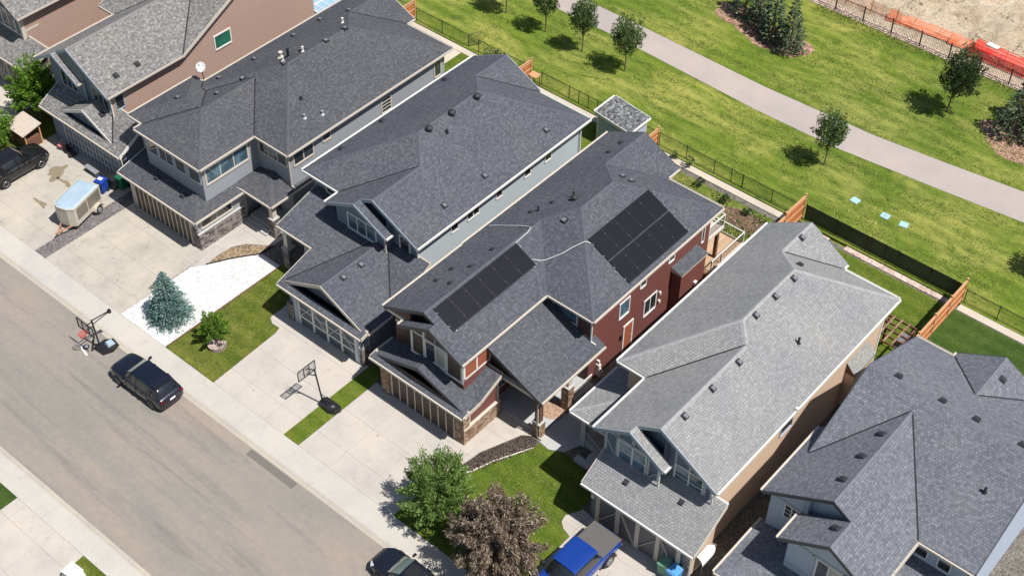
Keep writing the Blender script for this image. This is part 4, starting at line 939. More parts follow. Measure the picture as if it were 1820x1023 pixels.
window(h, 'E', 29.68, 11.6, 12.4, .9, 2.4, 2, 1, 'greytrim')
mb = MB(); mb.cyl((32.75, 13.05, .16), .72, .02, 0, 28); M['rug'] = m_gravel('tan_rug', (.40, .27, .19), 9, .25); pm = mb.build('round_rug', 'rug'); tag(pm, 'round tan rug on the red house porch floor', 'rug')
downspout(h, 32.97, 16.0, 3.6, 5.7, (.1, -.25)); downspout(h, 33.3, 10.95, .1, 3.1, (.1, 0), 'cream')
for x, y in ((25.08, 11.8), (26.18, 11.75), (25.1, 13.05), (26.13, 13.51), (26.12, 15.37), (25.6, 26.88), (25.59, 28.11), (26.18, 20.69), (25.54, 19.5)): vent_box(r4, 'h4', x, y, 'ventblk', .13, .07)
for x, y in ((28.1, 19.41), (28.1, 24.9), (28.75, 24.9)): vent_box(r4, 'h4', x, y, 'ventgrey', .17, .1)
vent_turbine(r4, 'h4', 27.4, 21.2, .2); pipe(r4, 'h4', 25.9, 19.7, .3, .05); pipe(r4, 'h4', 27.1, 21.5, .35, .05)
# solar panels
def solar(x0, x1, y0, ny, dy, roof):
    k = .12
    for i in range(ny):
        ya, yb = y0+i*dy+.005, y0+(i+1)*dy-.005
        za, zb = 5.8+.5*((30.0 if x1 < 30 else 33.32)-x0)+k, 5.8+.5*((30.0 if x1 < 30 else 33.32)-x1)+k
        mb = MB(); n = Vector((.4472, 0, .8944)); f = .035
        A = [Vector((x0, ya, za)), Vector((x1, ya, zb)), Vector((x1, yb, zb)), Vector((x0, yb, za))]
        mb.hexa([p-n*.035 for p in A], A); fr = mb.build('solar_panel', 'panelframe', roof)
        for tq in (.22, .78):
            q = A[0]+(A[1]-A[0])*tq; cb = MB(); cb.box(q.x-.018, q.x+.018, q.y-.022, q.y+.006, q.z+.0, q.z+.014); cb.build('clamp', 'galv', fr)
        d = Vector((x1-x0, 0, zb-za)).normalized(); B = [A[0]+d*f+Vector((0, f, 0)), A[1]-d*f+Vector((0, f, 0)), A[2]-d*f-Vector((0, f, 0)), A[3]+d*f-Vector((0, f, 0))]
        g = MB(); g.hexa([p+n*.001 for p in B], [p+n*.004 for p in B]); g.build('solar_cells', 'panelcell', fr)
solar(27.05, 28.56, 9.43, 6, 1.155, h); solar(30.03, 31.56, 19.2, 5, 1.145, h); solar(31.60, 33.12, 19.2, 5, 1.145, h)
mb = MB()
for yv in (9.6, 16.2): mb.beam((27.0, yv, 5.8+.5*3.0+.05), (28.6, yv, 5.8+.5*1.4+.05), .05)
for xx, e in ((27.3, 30), (28.2, 30)): mb.beam((xx, 9.35, 5.8+.5*(e-xx)+.06), (xx, 16.5, 5.8+.5*(e-xx)+.06), .05)
for xx in (30.4, 31.2, 32.0, 32.8): mb.beam((xx, 19.1, 5.8+.5*(33.32-xx)+.06), (xx, 25.05, 5.8+.5*(33.32-xx)+.06), .05)
mb.build('panel_rails', 'galv', h)
def onr(k, pts, up=.05): return [Vector((x, y, envz(ROOFS[k], x, y)+up)) for x, y in pts]
mb = MB(); mb.tube(onr('h4', [(23.9, 17.62), (24.5, 17.75), (25.15, 17.8), (25.9, 17.9), (26.6, 17.95), (26.85, 17.9), (26.95, 17.5), (26.97, 16.9), (27.0, 16.35)]), .028, 0, 6); mb.build('cable_conduit', 'conduit', r4)
mb = MB(); mb.tube(onr('h4', [(28.17, 16.45), (28.5, 16.8), (28.66, 17.05), (28.95, 17.4), (29.27, 17.78), (29.55, 18.3), (29.78, 18.65), (30.0, 18.95), (30.25, 19.15)]), .028, 0, 6); mb.build('cable_conduit', 'conduit', r4)
for x, y in ((27.2, 16.45), (28.5, 16.4), (30.3, 25.1), (31.0, 25.1), (31.8, 25.1), (33.0, 25.05)):
    q = onr('h4', [(x, y)], .04)[0]; mb = MB(); mb.box(q.x-.04, q.x+.04, q.y-.04, q.y+.04, q.z-.03, q.z+.05); mb.build('rail_clip', 'galv', r4)
# rear decks
dk = MB(); dk.box(29.2, 33.3, 27.85, 31.6, .45, .55); dk.box(29.2, 33.34, 27.8, 31.64, .2, .45, 1); d1 = dk.build('rear_deck', ['deckwood', 'rail'], h)
mb = MB()
for z in (.62, 1.5):
    mb.beam((33.25, 28.0, z), (33.25, 31.55, z), .06); mb.beam((33.25, 31.55, z), (29.3, 31.55, z), .06)
for p in ((33.25, 28.0), (33.25, 29.1), (33.25, 31.55), (31.3, 31.55), (29.3, 31.55)): mb.beam((*p, .55), (*p, 1.52), .08)
mb.build('railing', 'white', d1)
mb = MB()
for i in range(20): mb.beam((33.25, 28.1+i*.172, .62), (33.25, 28.1+i*.172, 1.5), .02)
for i in range(22): mb.beam((33.2-i*.175, 31.55, .62), (33.2-i*.175, 31.55, 1.5), .02)
mb.build('balusters', 'black', d1)
mb = MB(); mb.box(29.2, 32.85, 27.82, 29.6, 2.95, 3.12); d2 = mb.build('balcony', 'cream', h)
mb = MB()
for z in (3.2, 4.1): mb.beam((32.8, 27.9, z), (32.8, 29.55, z), .06); mb.beam((32.8, 29.55, z), (29.4, 29.55, z), .06)
for p in ((32.8, 27.9), (32.8, 29.55), (31.0, 29.55), (29.4, 29.55)): mb.beam((*p, 3.1), (*p, 4.12), .07)
mb.build('railing', 'white', d2); mb = MB(); mb.box(32.79, 32.81, 27.95, 29.5, 3.25, 4.05); mb.build('glass_panel', 'chain', d2)
mb = MB(); mb.beam((32.6, 29.3, 0), (32.6, 29.3, 2.95), .2); mb.build('deck_post', 'darkwood', h)

# --- pale grey roof house with the tan side wall
h = house('light_roofed_house', 'house with pale grey shingle roof and tan stucco side wall behind the blue pickup', 41, 19)
r5 = make_roof('roof', 'h5', h, 'light', 'white', 'bluegrey', capw=.15)
body(h, [(38.45, 10.15), (42.0, 10.15), (42.0, 10.75), (44.85, 10.75), (44.85, 27.95), (41.1, 27.95), (41.1, 28.4), (36.6, 28.4), (36.6, 14.65), (38.45, 14.65)], ['h5'], ['side_grey5', 'side_tan'], m=[0, 0, 0, 1, 1, 1, 1, 1, 1, 1])
r5b = make_roof('garage_roof', 'h5lo', h, 'light', 'white', 'cream', valley=False); make_roof('porch_roof', 'h5porch', h, 'light', 'white', 'white', valley=False)
body(h, [(38.9, 8.7), (45.2, 8.7), (45.2, 10.9), (38.9, 10.9)], ['h5lo'], ['side_grey5', 'side_tan'], m=[0, 1, 1, 1], name='garage_wall')
window(h, 'S', 10.15, 39.42, 41.08, 4.05, 5.45, 2, 2, 'white', 'glass_b', tw=.07); window(h, 'S', 10.75, 42.55, 44.2, 4.05, 5.5, 2, 2, 'white', 'glass_b', tw=.07)
T = [('S', 10.15, 38.45, 42.0, 3.9, 4.03), ('S', 10.15, 38.46, 38.62, 3.6, 5.7), ('S', 10.15, 39.2, 39.33, 3.6, 6.1), ('S', 10.15, 40.18, 40.32, 3.5, 6.75), ('S', 10.15, 41.2, 41.33, 3.6, 6.1), ('S', 10.15, 41.85, 42.0, 3.6, 5.6),
     ('S', 10.75, 42.42, 42.54, 3.9, 6.9), ('S', 10.75, 44.3, 44.42, 3.9, 6.1), ('S', 10.75, 44.7, 44.86, 3.9, 5.7), ('S', 10.75, 42.0, 44.86, 3.88, 4.0), ('S', 10.75, 43.3, 43.42, 5.6, 6.5), ('S', 10.15, 38.6, 42.0, 5.55, 5.65)]
trims(h, T, 'greytrim', 'half_timber_trim')
mb = MB(); mb.beam((38.65, 10.13, 4.95), (39.2, 10.13, 4.05), .11, .04); mb.beam((41.35, 10.13, 4.05), (41.9, 10.13, 4.75), .11, .04); mb.build('diagonal_trim', 'greytrim', h)
g = MB(); fbox(g, 'S', 8.7, 39.4, 44.6, .04, 2.25, .001, .04); gd = g.build('garage_door', 'gdoor5', h); g = MB()
for i in range(5):
    x = 39.4+5.2*i/4; fbox(g, 'S', 8.7, x-.13, x+.13, .04, 2.25, .04, .10)
    if i < 4: up = i % 2 == 0; g.beam((x+.16, 8.62, .35 if up else 2.1), (x+1.14, 8.62, 1.7 if up else .2), .11, .03)
g.build('door_trim', 'cream', gd); trims(h, [('S', 8.7, 39.2, 44.8, 2.3, 2.5), ('E', 45.2, 8.7, 8.95, 0, 2.9)], 'greytrim')
mb = MB(); mb.box(44.95, 45.3, 8.58, 8.7, 0, 2.6); mb.build('stone_pillar', 'stone2', h); mb = MB(); mb.box(39.0, 39.18, 8.5, 8.7, 1.9, 2.2); mb.build('wall_lamp', 'white', h)
downspout(h, 42.1, 9.95, 3.9, 5.6, (.25, -.2)); downspout(h, 44.95, 10.55, 4.2, 5.7, (.15, -.3)); 
post(h, 35.6, 12.3, 0, 2.85, .4, None, 'greytrim'); mb = MB(); mb.box(35.3, 37.9, 12.1, 12.35, 2.55, 2.82); mb.build('porch_beam', 'greytrim', h)
mb = MB(); mb.box(35.3, 36.5, 12.2, 16, 0, .5); mb.box(36.5, 38.4, 11.4, 14.6, 0, .5); mb.box(35.9, 37.8, 11.0, 11.4, 0, .25); mb.build('porch_deck', 'patio', h)
mb = MB()
for z in (.7, 1.35): mb.beam((35.45, 12.3, z), (37.8, 11.5, z), .06)
for i in range(14): t = i/13; mb.beam((35.45+2.35*t, 12.3-.8*t, .5), (35.45+2.35*t, 12.3-.8*t, 1.35), .03)
mb.build('railing', 'greytrim', h)
body(h, [(44.86, 24.1), (45.45, 24.1), (45.45, 26.3), (44.86, 26.3)], 3.0, ['side_tan'], zb=.3, name='chimney_box')
mb = MB(); mb.hexa([(44.86, 24.05, 2.98), (45.5, 24.05, 2.98), (45.5, 26.35, 2.98), (44.86, 26.35, 2.98)], [(44.86, 24.05, 3.75), (45.5, 24.05, 3.08), (45.5, 26.35, 3.08), (44.86, 26.35, 3.75)], 1, 0); mb.build('chimney_box_roof', ['sh_light', 'darkwood'], h)
window(h, 'E', 44.85, 17.2, 18.3, 3.6, 4.4, 1, 1, 'greytrim', tw=.07); trims(h, [('E', 44.85, 27.8, 27.96, 0, 5.6)], 'white')
for x, y in ((39.05, 27.54), (41.0, 23.35), (41.0, 21.51), (41.0, 19.62), (41.97, 16.71), (41.97, 14.3), (41.98, 11.86)): vent_box(r5, 'h5', x, y, 'ventgrey', .16, .12)
vent_box(r5, 'h5', 40.4, 25.03, 'ventblk'); pipe(r5, 'h5', 43.26, 20.63, .35, .06)
for x, y in ((40.53, 9.34), (43.58, 9.94)): vent_box(r5b, 'h5lo', x, y, 'ventblk', .13, .08)
mb = MB(); z_ = envz(ROOFS['h5'], 45.2, 17.9); mb.box(45.25, 45.42, 17.5, 17.65, z_-.15, z_+.1); mb.build('gutter_hook', 'white', r5)

# --- blue grey roof house lower right
h = house('blue_grey_roofed_house', 'house at the lower right with blue grey cross-gabled roof and pale blue front gables', 52, 19)
r6 = make_roof('roof', 'h6', h, 'blue6', 'cream', 'darktrim')
body(h, [(47.2, 12.4), (49.4, 12.4), (49.4, 10.55), (53.8, 10.55), (53.8, 14.8), (56.95, 14.8), (56.95, 26.0), (47.8, 26.0), (47.8, 17.0), (47.2, 17.0)], ['h6'], ['side_lblue'])
mb = MB(); wall_mesh(mb, [(50.15, 26.0), (50.15, 26.35), (54.4, 26.35), (54.4, 26.0)][::-1], 0, ['h6'], 0); mb.build('rear_gable_wall', 'side_lblue', h)
make_roof('lower_roof', 'h6lo', h, 'blue6', 'cream', 'darktrim', valley=False); make_roof('porch_roof', 'h6porch', h, 'blue6', 'cream', 'cream', valley=False)
body(h, [(47.3, 8.7), (57.2, 8.7), (57.2, 14.8), (47.3, 14.8)], 2.75, ['side_lblue'], name='garage_wall')
window(h, 'S', 12.4, 48.1, 48.8, 4.45, 5.3, 2, 3, 'white', tw=.06); window(h, 'S', 10.55, 51.1, 52.3, 4.05, 5.4, 2, 1, 'white', tw=.08, blind='blind')
window(h, 'S', 14.8, 54.15, 54.75, 4.35, 4.95, 1, 1, 'white', tw=.06); window(h, 'S', 14.8, 55.38, 56.0, 4.32, 4.95, 1, 1, 'white', tw=.06)
trims(h, [('S', 12.4, 48.95, 49.05, 3.6, 6.7), ('S', 12.4, 47.2, 49.4, 5.4, 5.5), ('S', 10.55, 50.75, 50.88, 3.5, 6.5), ('S', 10.55, 52.5, 52.62, 3.5, 6.6), ('S', 10.55, 49.4, 53.8, 3.7, 3.82), ('S', 10.55, 49.4, 53.8, 5.5, 5.6)], 'greytrim')
for x, y in ((48.94, 20.75), (51.45, 20.75), (53.32, 20.75), (55.8, 20.75)): vent_box(r6, 'h6', x, y, 'ventblk', .18, .12)
for x, y in ((50.07, 17.32), (50.07, 15.46), (50.11, 13.6), (51.22, 11.37)): vent_box(r6, 'h6', x, y, 'ventblk', .17, .11)
pipe(r6, 'h6', 55.56, 17.81, .3, .06); vent_box(r6, 'h6', 52.75, 25.5, 'ventblk')
def gwall(hname_root, key, idx, x0, x1, y, zb, mat):
    mb = MB(); wall_mesh(mb, [(x0, y), (x1, y)], zb, [ROOFS[key][idx]], 0, closed=False); return mb.build('upper_gable_wall', mat, hname_root)
HS = [o for o in bpy.data.objects if o.get('category') == 'house']
def hs(t): return [o for o in HS if t in o['label']][0]
gwall(hs('brown side wall beside'), 'h1', 1, -8.9, -5.0, 11.16, 5.5, 'side_bluedk')
gwall(hs('pale blue sided'), 'h3', 2, 16.6, 19.9, 13.96, 5.4, 'side_bluedk')
gwall(hs('dark red'), 'h4', 2, 24.3, 28.6, 9.36, 5.4, 'gdoor_b_shade')  # dark brown puts the shade under the upper gable into the wall colour
gwall(hs('tan stucco'), 'h5', 2, 39.4, 42.4, 10.76, 5.4, 'side_grey5')
gwall(hs('cross-gabled'), 'h6', 2, 47.5, 53.9, 12.41, 5.4, 'side_lblue')
hd = hs('dark red')

# ------------------------------------------------------------------ garden shed
h = thing('garden_shed', 'small pale blue shed with speckled grey roof in the back yard', 'shed', (20.7, 35.1, 0), world=True)
make_roof('roof', 'shed', h, 'shed', 'white', 'white', th=.08, valley=False)
body(h, [(19.35, 34.15), (22.05, 34.15), (22.05, 36.15), (19.35, 36.15)], ['shed'], ['side_lblue'], cut=.07)
trims(h, [('S', 34.15, 19.34, 19.45, 0, 2.2), ('S', 34.15, 21.95, 22.06, 0, 2.0), ('E', 22.05, 34.14, 34.24, 0, 2.0), ('E', 22.05, 36.05, 36.16, 0, 2.0)], 'white')
mb = MB(); fbox(mb, 'S', 34.15, 20.3, 21.2, .05, 1.85, .001, .04); mb.build('door', 'side_lblue', h)

# ------------------------------------------------------------------ fences
def wood_fence(label, x, y0, y1, hts, n, face=1):
    t = thing('wooden_fence', label, 'fence', (x, (y0+y1)/2, 0), world=True)
    L = (y1-y0)/n
    for i in range(n):
        ya, yb = y0+i*L, y0+(i+1)*L; hh = hts[i] if i < len(hts) else hts[-1]
        mb = MB(); k = int((yb-ya)/.14); 
        for q in range(k): mb.box(x-.011, x+.011, ya+.07+q*(yb-ya-.14)/k, ya+.07+(q+1)*(yb-ya-.14)/k-.008, .06, hh)
        mb.build('board_panel', 'fencewood', t)
        for z in (.30, hh*.55, hh-.22):
            mb = MB(); mb.box(x+.012, x+.05, ya+.05, yb-.05, z, z+.09); mb.build('rail', 'rail', t)
        mb = MB(); mb.box(x-.05, x+.06, ya+.05, yb-.05, hh+.001, hh+.04); mb.build('top_cap', 'rail', t)
    for i in range(n+1):
        y = y0+i*L; hh = max(hts[max(0, min(i-1, len(hts)-1))], hts[min(i, len(hts)-1)])+.12
        mb = MB(); mb.box(x-.05, x+.06, y-.05, y+.05, 0, hh); mb.box(x-.065, x+.075, y-.065, y+.065, hh, hh+.04); mb.build('fence_post', 'rail', t)
    return t
wood_fence('cedar privacy fence behind the upper left house by the chain link corner', -.25, 31.8, 36.6, [1.75], 2)
wood_fence('cedar privacy fence between the stone clad grey house and the pale blue house yards', 11.35, 33.0, 36.6, [1.75], 2)
wood_fence('cedar privacy fence beside the small shed', 22.75, 33.3, 36.7, [1.35, 1.35], 2)
wood_fence('cedar privacy fence between the red house garden and the pale grey roofed house', 34.55, 29.5, 36.65, [1.7, 1.8, 2.0], 3)
wood_fence('longest cedar privacy fence, beside the pergola', 46.2, 28.6, 36.6, [1.85], 4)
def chain_fence(label, x0, x1, y=36.68, gates=(), screen=False, hh=1.05):
    t = thing('chain_link_fence', label, 'fence', ((x0+x1)/2, y, 0), world=True)
    n = max(1, round((x1-x0)/2.4)); xs = [x0+(x1-x0)*i/n for i in range(n+1)]+[g for gg in gates for g in gg]
    for x in xs: mb = MB(); mb.tube([(x, y, 0), (x, y, hh+.04)], .03, 0, 7); mb.cyl((x, y, hh+.04), .036, .03, 0, 7); mb.build('fence_post', 'black', t)
    mb = MB(); mb.tube([(x0, y, hh), (x1, y, hh)], .024, 0, 6); mb.build('top_rail', 'black', t)
    mb = MB(); mb.tube([(x0, y, .08), (x1, y, .08)], .012, 0, 5); mb.build('bottom_wire', 'black', t)
    mb = MB()
    if screen:
        m = int((x1-x0)/.35)
        for i in range(m):
            a, b = x0+(x1-x0)*i/m, x0+(x1-x0)*(i+1)/m; f = lambda x: (y+.03+.012*math.sin(x*5.1)); g = lambda x: hh-.03+.02*math.sin(x*2.3)*math.sin(x*.7)
            mb.poly([(a, f(a), .03), (b, f(b), .03), (b, f(b)+.01, g(b)), (a, f(a)+.01, g(a))])
    else: mb.poly([(x0, y, .05), (x1, y, .05), (x1, y, hh), (x0, y, hh)])
    mb.build('privacy_screen' if screen else 'wire_mesh', 'screen' if screen else 'chain', t)
    return t
chain_fence('black chain link fence behind the far upper left yard, left of the open gate', -8, -.35); chain_fence('black chain link fence ending at the open gate by the upper left yard', -.2, 5.2)
chain_fence('black chain link fence with leafy plants on it behind the stone clad house', 6.2, 11.25); chain_fence('black chain link fence stretch behind the pale blue house and shed', 12.3, 22.6, gates=((15.75, 16.6),))
chain_fence('black chain link fence behind the red house garden', 22.9, 34.45, gates=((28.9, 29.8),)); chain_fence('chain link fence covered with dark green privacy screen', 34.75, 46.1, gates=((39.6, 40.6),), screen=True, hh=1.3)
chain_fence('black chain link fence at the right edge behind the dark lawn', 46.35, 62)
t = thing('chain_link_gate', 'open black chain link gate standing ajar at the upper left', 'gate', (5.2, 36.68, 0), R(62))
mb = MB(); mb.tube([(0, 0, .08), (0, 0, 1.1), (.95, 0, 1.1), (.95, 0, .08), (0, 0, .08)], .02, 0, 6); mb.build('gate_frame', 'black', t)
mb = MB(); mb.poly([(0.02, 0, .08), (.93, 0, .08), (.93, 0, 1.08), (.02, 0, 1.08)]); mb.build('wire_mesh', 'chain', t)
# tall picket fence along the building site
t = thing('iron_picket_fence', 'black iron picket fence along the dirt building site', 'fence', (30, 59.2, 0), world=True)
for i in range(19):
    xa, xb = 16+i*2.45, 18.45+i*2.45
    mb = MB(); mb.box(xa-.04, xa+.04, 59.16, 59.24, 0, 1.38); mb.build('fence_post', 'black', t)
    mb = MB()
    for z in (.15, 1.2): mb.box(xa+.04, xb-.04, 59.185, 59.215, z, z+.035)
    for k in range(19): x = xa+.13*(k+.6); mb.box(x-.009, x+.009, 59.19, 59.21, .1, 1.3)
    mb.build('picket_panel', 'black', t)
def net_fence(label, x0, x1, y0, y1, hh, mat, lean=.25, seed=1, posts=True):
    rnd = random.Random(seed); t = thing('orange_safety_fence', label, 'safety fence', ((x0+x1)/2, (y0+y1)/2, 0), world=True); n = max(3, int((x1-x0)/.4)); mb = MB(); P = []
    for i in range(n+1):
        x = x0+(x1-x0)*i/n; y = y0+(y1-y0)*i/n; w_ = rnd.uniform(-.08, .08); P.append(((x, y+w_*.3, .04), (x, y+lean*.5+w_, hh*.5), (x, y+lean+w_, hh*(1+w_))))
    for a, b in zip(P, P[1:]):
        L = (b[0][0]-a[0][0]); u = a[0][0]
        mb.poly([a[0], b[0], b[1], a[1]], 0, [(u, 0), (u+L, 0), (u+L, hh/2), (u, hh/2)]); mb.poly([a[1], b[1], b[2], a[2]], 0, [(u, hh/2), (u+L, hh/2), (u+L, hh), (u, hh)])
    mb.build('mesh', mat, t)
    if posts:
        for i in range(0, n+1, 5): mb = MB(); mb.beam((P[i][0][0], P[i][0][1], 0), (P[i][2][0], P[i][2][1], hh*1.15), .04); mb.build('stake', 'rust', t)
    return t
net_fence('upright orange mesh fence behind the iron pickets at the top edge', 21.5, 28.2, 60.1, 60.8, 1.1, 'orangelight', .1, 1)
net_fence('orange mesh fence sagging low to the dirt', 27.0, 32.8, 60.6, 61.2, .5, 'orangenet', .8, 2); net_fence('short crumpled orange mesh fence beside the red mesh barrier', 32.2, 34.6, 60.9, 61.4, .6, 'orangenet', .6, 4)
t = thing('red_safety_barrier', 'bright red mesh barrier with a white sheet lying over it', 'barrier', (36.3, 61.6, 0), world=True)
mb = MB()
for i in range(12):
    a, b = 34.0+i*.4, 34.4+i*.4; f = lambda x: .75+.06*math.sin(x*4); g = lambda x: .5+.05*math.sin(x*3+1)
    q = -.2*(a-34)*.6
    mb.poly([(a, 60.55, .05), (b, 60.55, .05), (b, 60.75, f(b)), (a, 60.75, f(a))], 0); mb.poly([(a, 60.76, f(a)), (b, 60.76, f(b)), (b, 62.3+q*.3, g(b)), (a, 62.3+q*.3, g(a))], 0)
mb.build('mesh', 'redcloth', t)
for y, z in ((60.72, .8), (61.3, .72), (61.9, .62), (62.3, .55)):
    mb = MB(); mb.beam((33.9, y, z), (38.9, y-.1, z), .035); mb.build('rail', 'hoopred', t)
for x in (34.0, 36.4, 38.8): mb = MB(); mb.beam((x, 60.7, 0), (x, 60.7, .85), .05); mb.beam((x, 62.2, 0), (x, 62.2, .6), .05); mb.build('support', 'hoopred', t)
mb = MB(); mb.hexa([(34.8, 61.7, .72), (35.7, 61.65, .70), (35.75, 62.15, .66), (34.85, 62.2, .68)], [(34.8, 61.7, .76), (35.7, 61.65, .74), (35.75, 62.15, .70), (34.85, 62.2, .72)]); tag(mb.build('white_board', 'sail'), 'white board lying on the red mesh barrier', 'board')
mb = MB(); mb.tube([(38.2, 63.6, .25), (38.6, 63.4, .32), (40.4, 62.8, .32), (40.8, 62.7, .25)], [.12, .28, .28, .12], 0, 10); tag(mb.build('white_pipe', 'sail'), 'white wrapped pipe bundle on the dirt at the right edge', 'pipe')

# ------------------------------------------------------------------ vegetation
def rv(rnd):
    while True:
        v = Vector((rnd.uniform(-1, 1), rnd.uniform(-1, 1), rnd.uniform(-1, 1)))
        if .05 < v.length < 1: return v
def leaf(mb, p, rnd, s, ar=.6, dr=None, tilt=1.0):
    d = (dr or rv(rnd)).normalized(); a = d.cross(rv(rnd)).normalized(); b = a.cross(d)
    l = s*rnd.uniform(.7, 1.3); w_ = l*ar
    q = a*(w_*.5)
    mb.poly([p-d*l*.5, p+q+d*l*.0, p+d*l*.5+b*l*.12*tilt, p-q], 0, [(0, 0)]*4)
def broad_tree(name, label, cat, x, y, H_, cr, ch, leafm, seed, n=2600, ls=.17, trunk=.06, z0=None, clumps=26, group=None, shape='oval', lean=(0, 0), ar=.6, multi=1):
    rnd = random.Random(seed); t = thing(name, label, cat, (x, y, 0), group=group)
    zc = H_-ch/2 if z0 is None else z0+ch/2
    cl = []
    for i in range(clumps):
        for _ in range(60):
            v = rv(rnd); k = v.z
            w_ = {'oval': 1.0, 'vase': .62+.42*max(-1, min(1, k+.25)) if k < .4 else 1.0-.55*(k-.4), 'round': 1.0}[shape]
            if v.length > .25 or rnd.random() < .3: break
        cl.append((Vector((v.x*cr*w_*.80+lean[0]*(k+1)/2, v.y*cr*w_*.80+lean[1]*(k+1)/2, zc+k*ch*.47)), rnd.uniform(.22, .42)*cr))
    mb = MB()
    for i in range(n):
        c, r = cl[rnd.randrange(clumps)]; v = rv(rnd); p = c+v*r*(1.0 if rnd.random() < .88 else 1.5); p.z = max(.15, p.z)
        d = Vector((v.x+rnd.uniform(-.8, .8), v.y+rnd.uniform(-.8, .8), rnd.uniform(-.7, .5)))
        leaf(mb, p, rnd, ls, ar, d)
    mb.build('crown', leafm, t)
    tb = MB(); top = Vector((lean[0]*.6, lean[1]*.6, zc+ch*.15))
    for m in range(multi):
        o = Vector((rnd.uniform(-.2, .2), rnd.uniform(-.2, .2), 0))*(0 if multi == 1 else 1)
        tb.tube([o, o+Vector((rnd.uniform(-.03, .03), 0, zc*.3)), o*.5+Vector((top.x*.4, top.y*.4, zc*.62)), top+o*2], [trunk*1.25, trunk, trunk*.8, trunk*.3], 0, 7)
    tr = tb.build('trunk', 'trunk', t)
    lb = MB()
    for i in range(12 if clumps > 12 else 6):
        c, r = cl[i % clumps]; s0 = Vector((0, 0, zc*rnd.uniform(.5, .85))); lb.tube([s0, (s0+c)/2+Vector((0, 0, -.1)), c], [trunk*.5, trunk*.32, trunk*.12], 0, 5)
    lb.build('limbs', 'trunk', t)
    return t
def branchy_tree(name, label, cat, x, y, H_, cr, leafm, seed, nb=90, per=190, ls=.16, ar=.36, z0=.35, droop=0.0, spread=.14, trunk=.08, flat=1.0, multi=1, cz=.42, low=.36, hz=.30, group=None, lean=(0, 0)):
    # limbs radiate from the stem; every limb ends in a spray of leaves
    rnd = random.Random(seed); t = thing(name, label, cat, (x, y, 0), group=group); mb = MB(); lb = MB(); hub = Vector((lean[0]*.3, lean[1]*.3, H_*hz))
    for i in range(nb):
        u = (i+.5)/nb; el = math.asin(-.32+1.30*u) if -.32+1.30*u < 1 else math.pi/2; az = i*2.39996+rnd.uniform(-.3, .3)
        d = Vector((math.cos(el)*math.cos(az), math.cos(el)*math.sin(az), math.sin(el)))
        rr = rnd.uniform(.80, 1.12) if rnd.random() < .8 else rnd.uniform(.5, .8)
        tip = Vector((d.x*cr*rr, d.y*cr*rr, H_*cz+d.z*(H_*(1-cz) if d.z > 0 else H_*low)*rr*flat)); tip.z = max(z0, tip.z); tip += Vector((lean[0], lean[1], 0))*(tip.z/H_)
        mid = hub.lerp(tip, .5)+Vector((0, 0, .12))
        if i % 2 == 0: lb.tube([hub+Vector((0, 0, rnd.uniform(-.3, .6))), mid, hub.lerp(tip, .92)], [trunk*.45, trunk*.28, trunk*.08], 0, 5)
        out = (tip-hub).normalized(); L = (tip-hub).length
        for q in range(per):
            f = 1-abs(rnd.gauss(0, .30)); f = max(.25, f); sp = spread*(.5+.9*(1.05-f))*(1+L*.25)*1.6
            p = hub.lerp(tip, f)+(mid-hub.lerp(tip, .5))*4*f*(1-f)*.5+rv(rnd)*sp; p.z = max(.08, p.z)
            dd = out*.9+rv(rnd)*.9+Vector((0, 0, -droop))
            leaf(mb, p, rnd, ls, ar, dd)
    mb.build('crown', leafm, t); tb = MB()
    for m in range(multi):
        o = Vector((rnd.uniform(-.2, .2), rnd.uniform(-.2, .2), 0))*(0 if multi == 1 else 1); tb.tube([o, o*.6+Vector((.02, .02, H_*.2)), hub+o*1.5+Vector((0, 0, H_*(cz-hz+.12)))], [trunk*1.3, trunk, trunk*.4], 0, 7)
    tb.build('trunk', 'trunk', t); lb.build('limbs', 'trunk', t); return t
def conifer(name, label, x, y, H_, rb, leafm, seed, layers=24, per=20, ls=.16, droop=.15, z0=.12, gap=.0, cat='tree', powr=.8, twig=10):
    rnd = random.Random(seed); t = thing(name, label, cat, (x, y, 0)); mb = MB()
    for L in range(layers):
        f = L/(layers-1); z = z0+(H_-z0)*f; rr = rb*(1-f)**powr*rnd.uniform(.88, 1.08)+.05; k = max(5, int(per*(1-f*.75)))
        for j in range(k):
            a = 2*math.pi*(j/k)+rnd.uniform(-.25, .25)+L*.7; r1 = rr*rnd.uniform(.72, 1.12)
            if rnd.random() < gap: continue
            dirn = Vector((math.cos(a), math.sin(a), 0)); side = Vector((-math.sin(a), math.cos(a), 0))
            for q in range(max(4, int(twig*r1/rb+3))):
                s = rnd.uniform(.25, 1) ** .6; p = dirn*r1*s+Vector((0, 0, z-droop*r1*s*s+rnd.uniform(-.04, .07)))+side*rnd.uniform(-.16, .16)*r1*s
                d = dirn+side*rnd.uniform(-.9, .9)+Vector((0, 0, rnd.uniform(-.15, .55)))
                leaf(mb, p, rnd, ls, .42, d, .5)
    mb.build('crown', leafm, t); tb = MB(); tb.tube([(0, 0, 0), (0, 0, H_*.5), (0, 0, H_*.97)], [.09, .055, .015], 0, 7); tb.build('trunk', 'trunk', t); return t
G_ = 'slim young trees on the park lawn'
branchy_tree('young_tree', 'young park tree nearest the top edge whose crown is cut off by the picture', 'tree', 4.4, 41.9, 5.0, 1.01, 'leaf_park', 21, 46, 72, .16, .55, z0=1.2, spread=.17, trunk=.045, cz=.60, low=.36, hz=.30, group=G_)
branchy_tree('young_tree', 'slim young park tree at the upper end of the row beside the path', 'tree', 8.3, 41.95, 4.9, 0.97, 'leaf_park', 22, 46, 72, .16, .55, z0=1.2, spread=.17, trunk=.045, cz=.60, low=.36, hz=.30, group=G_)
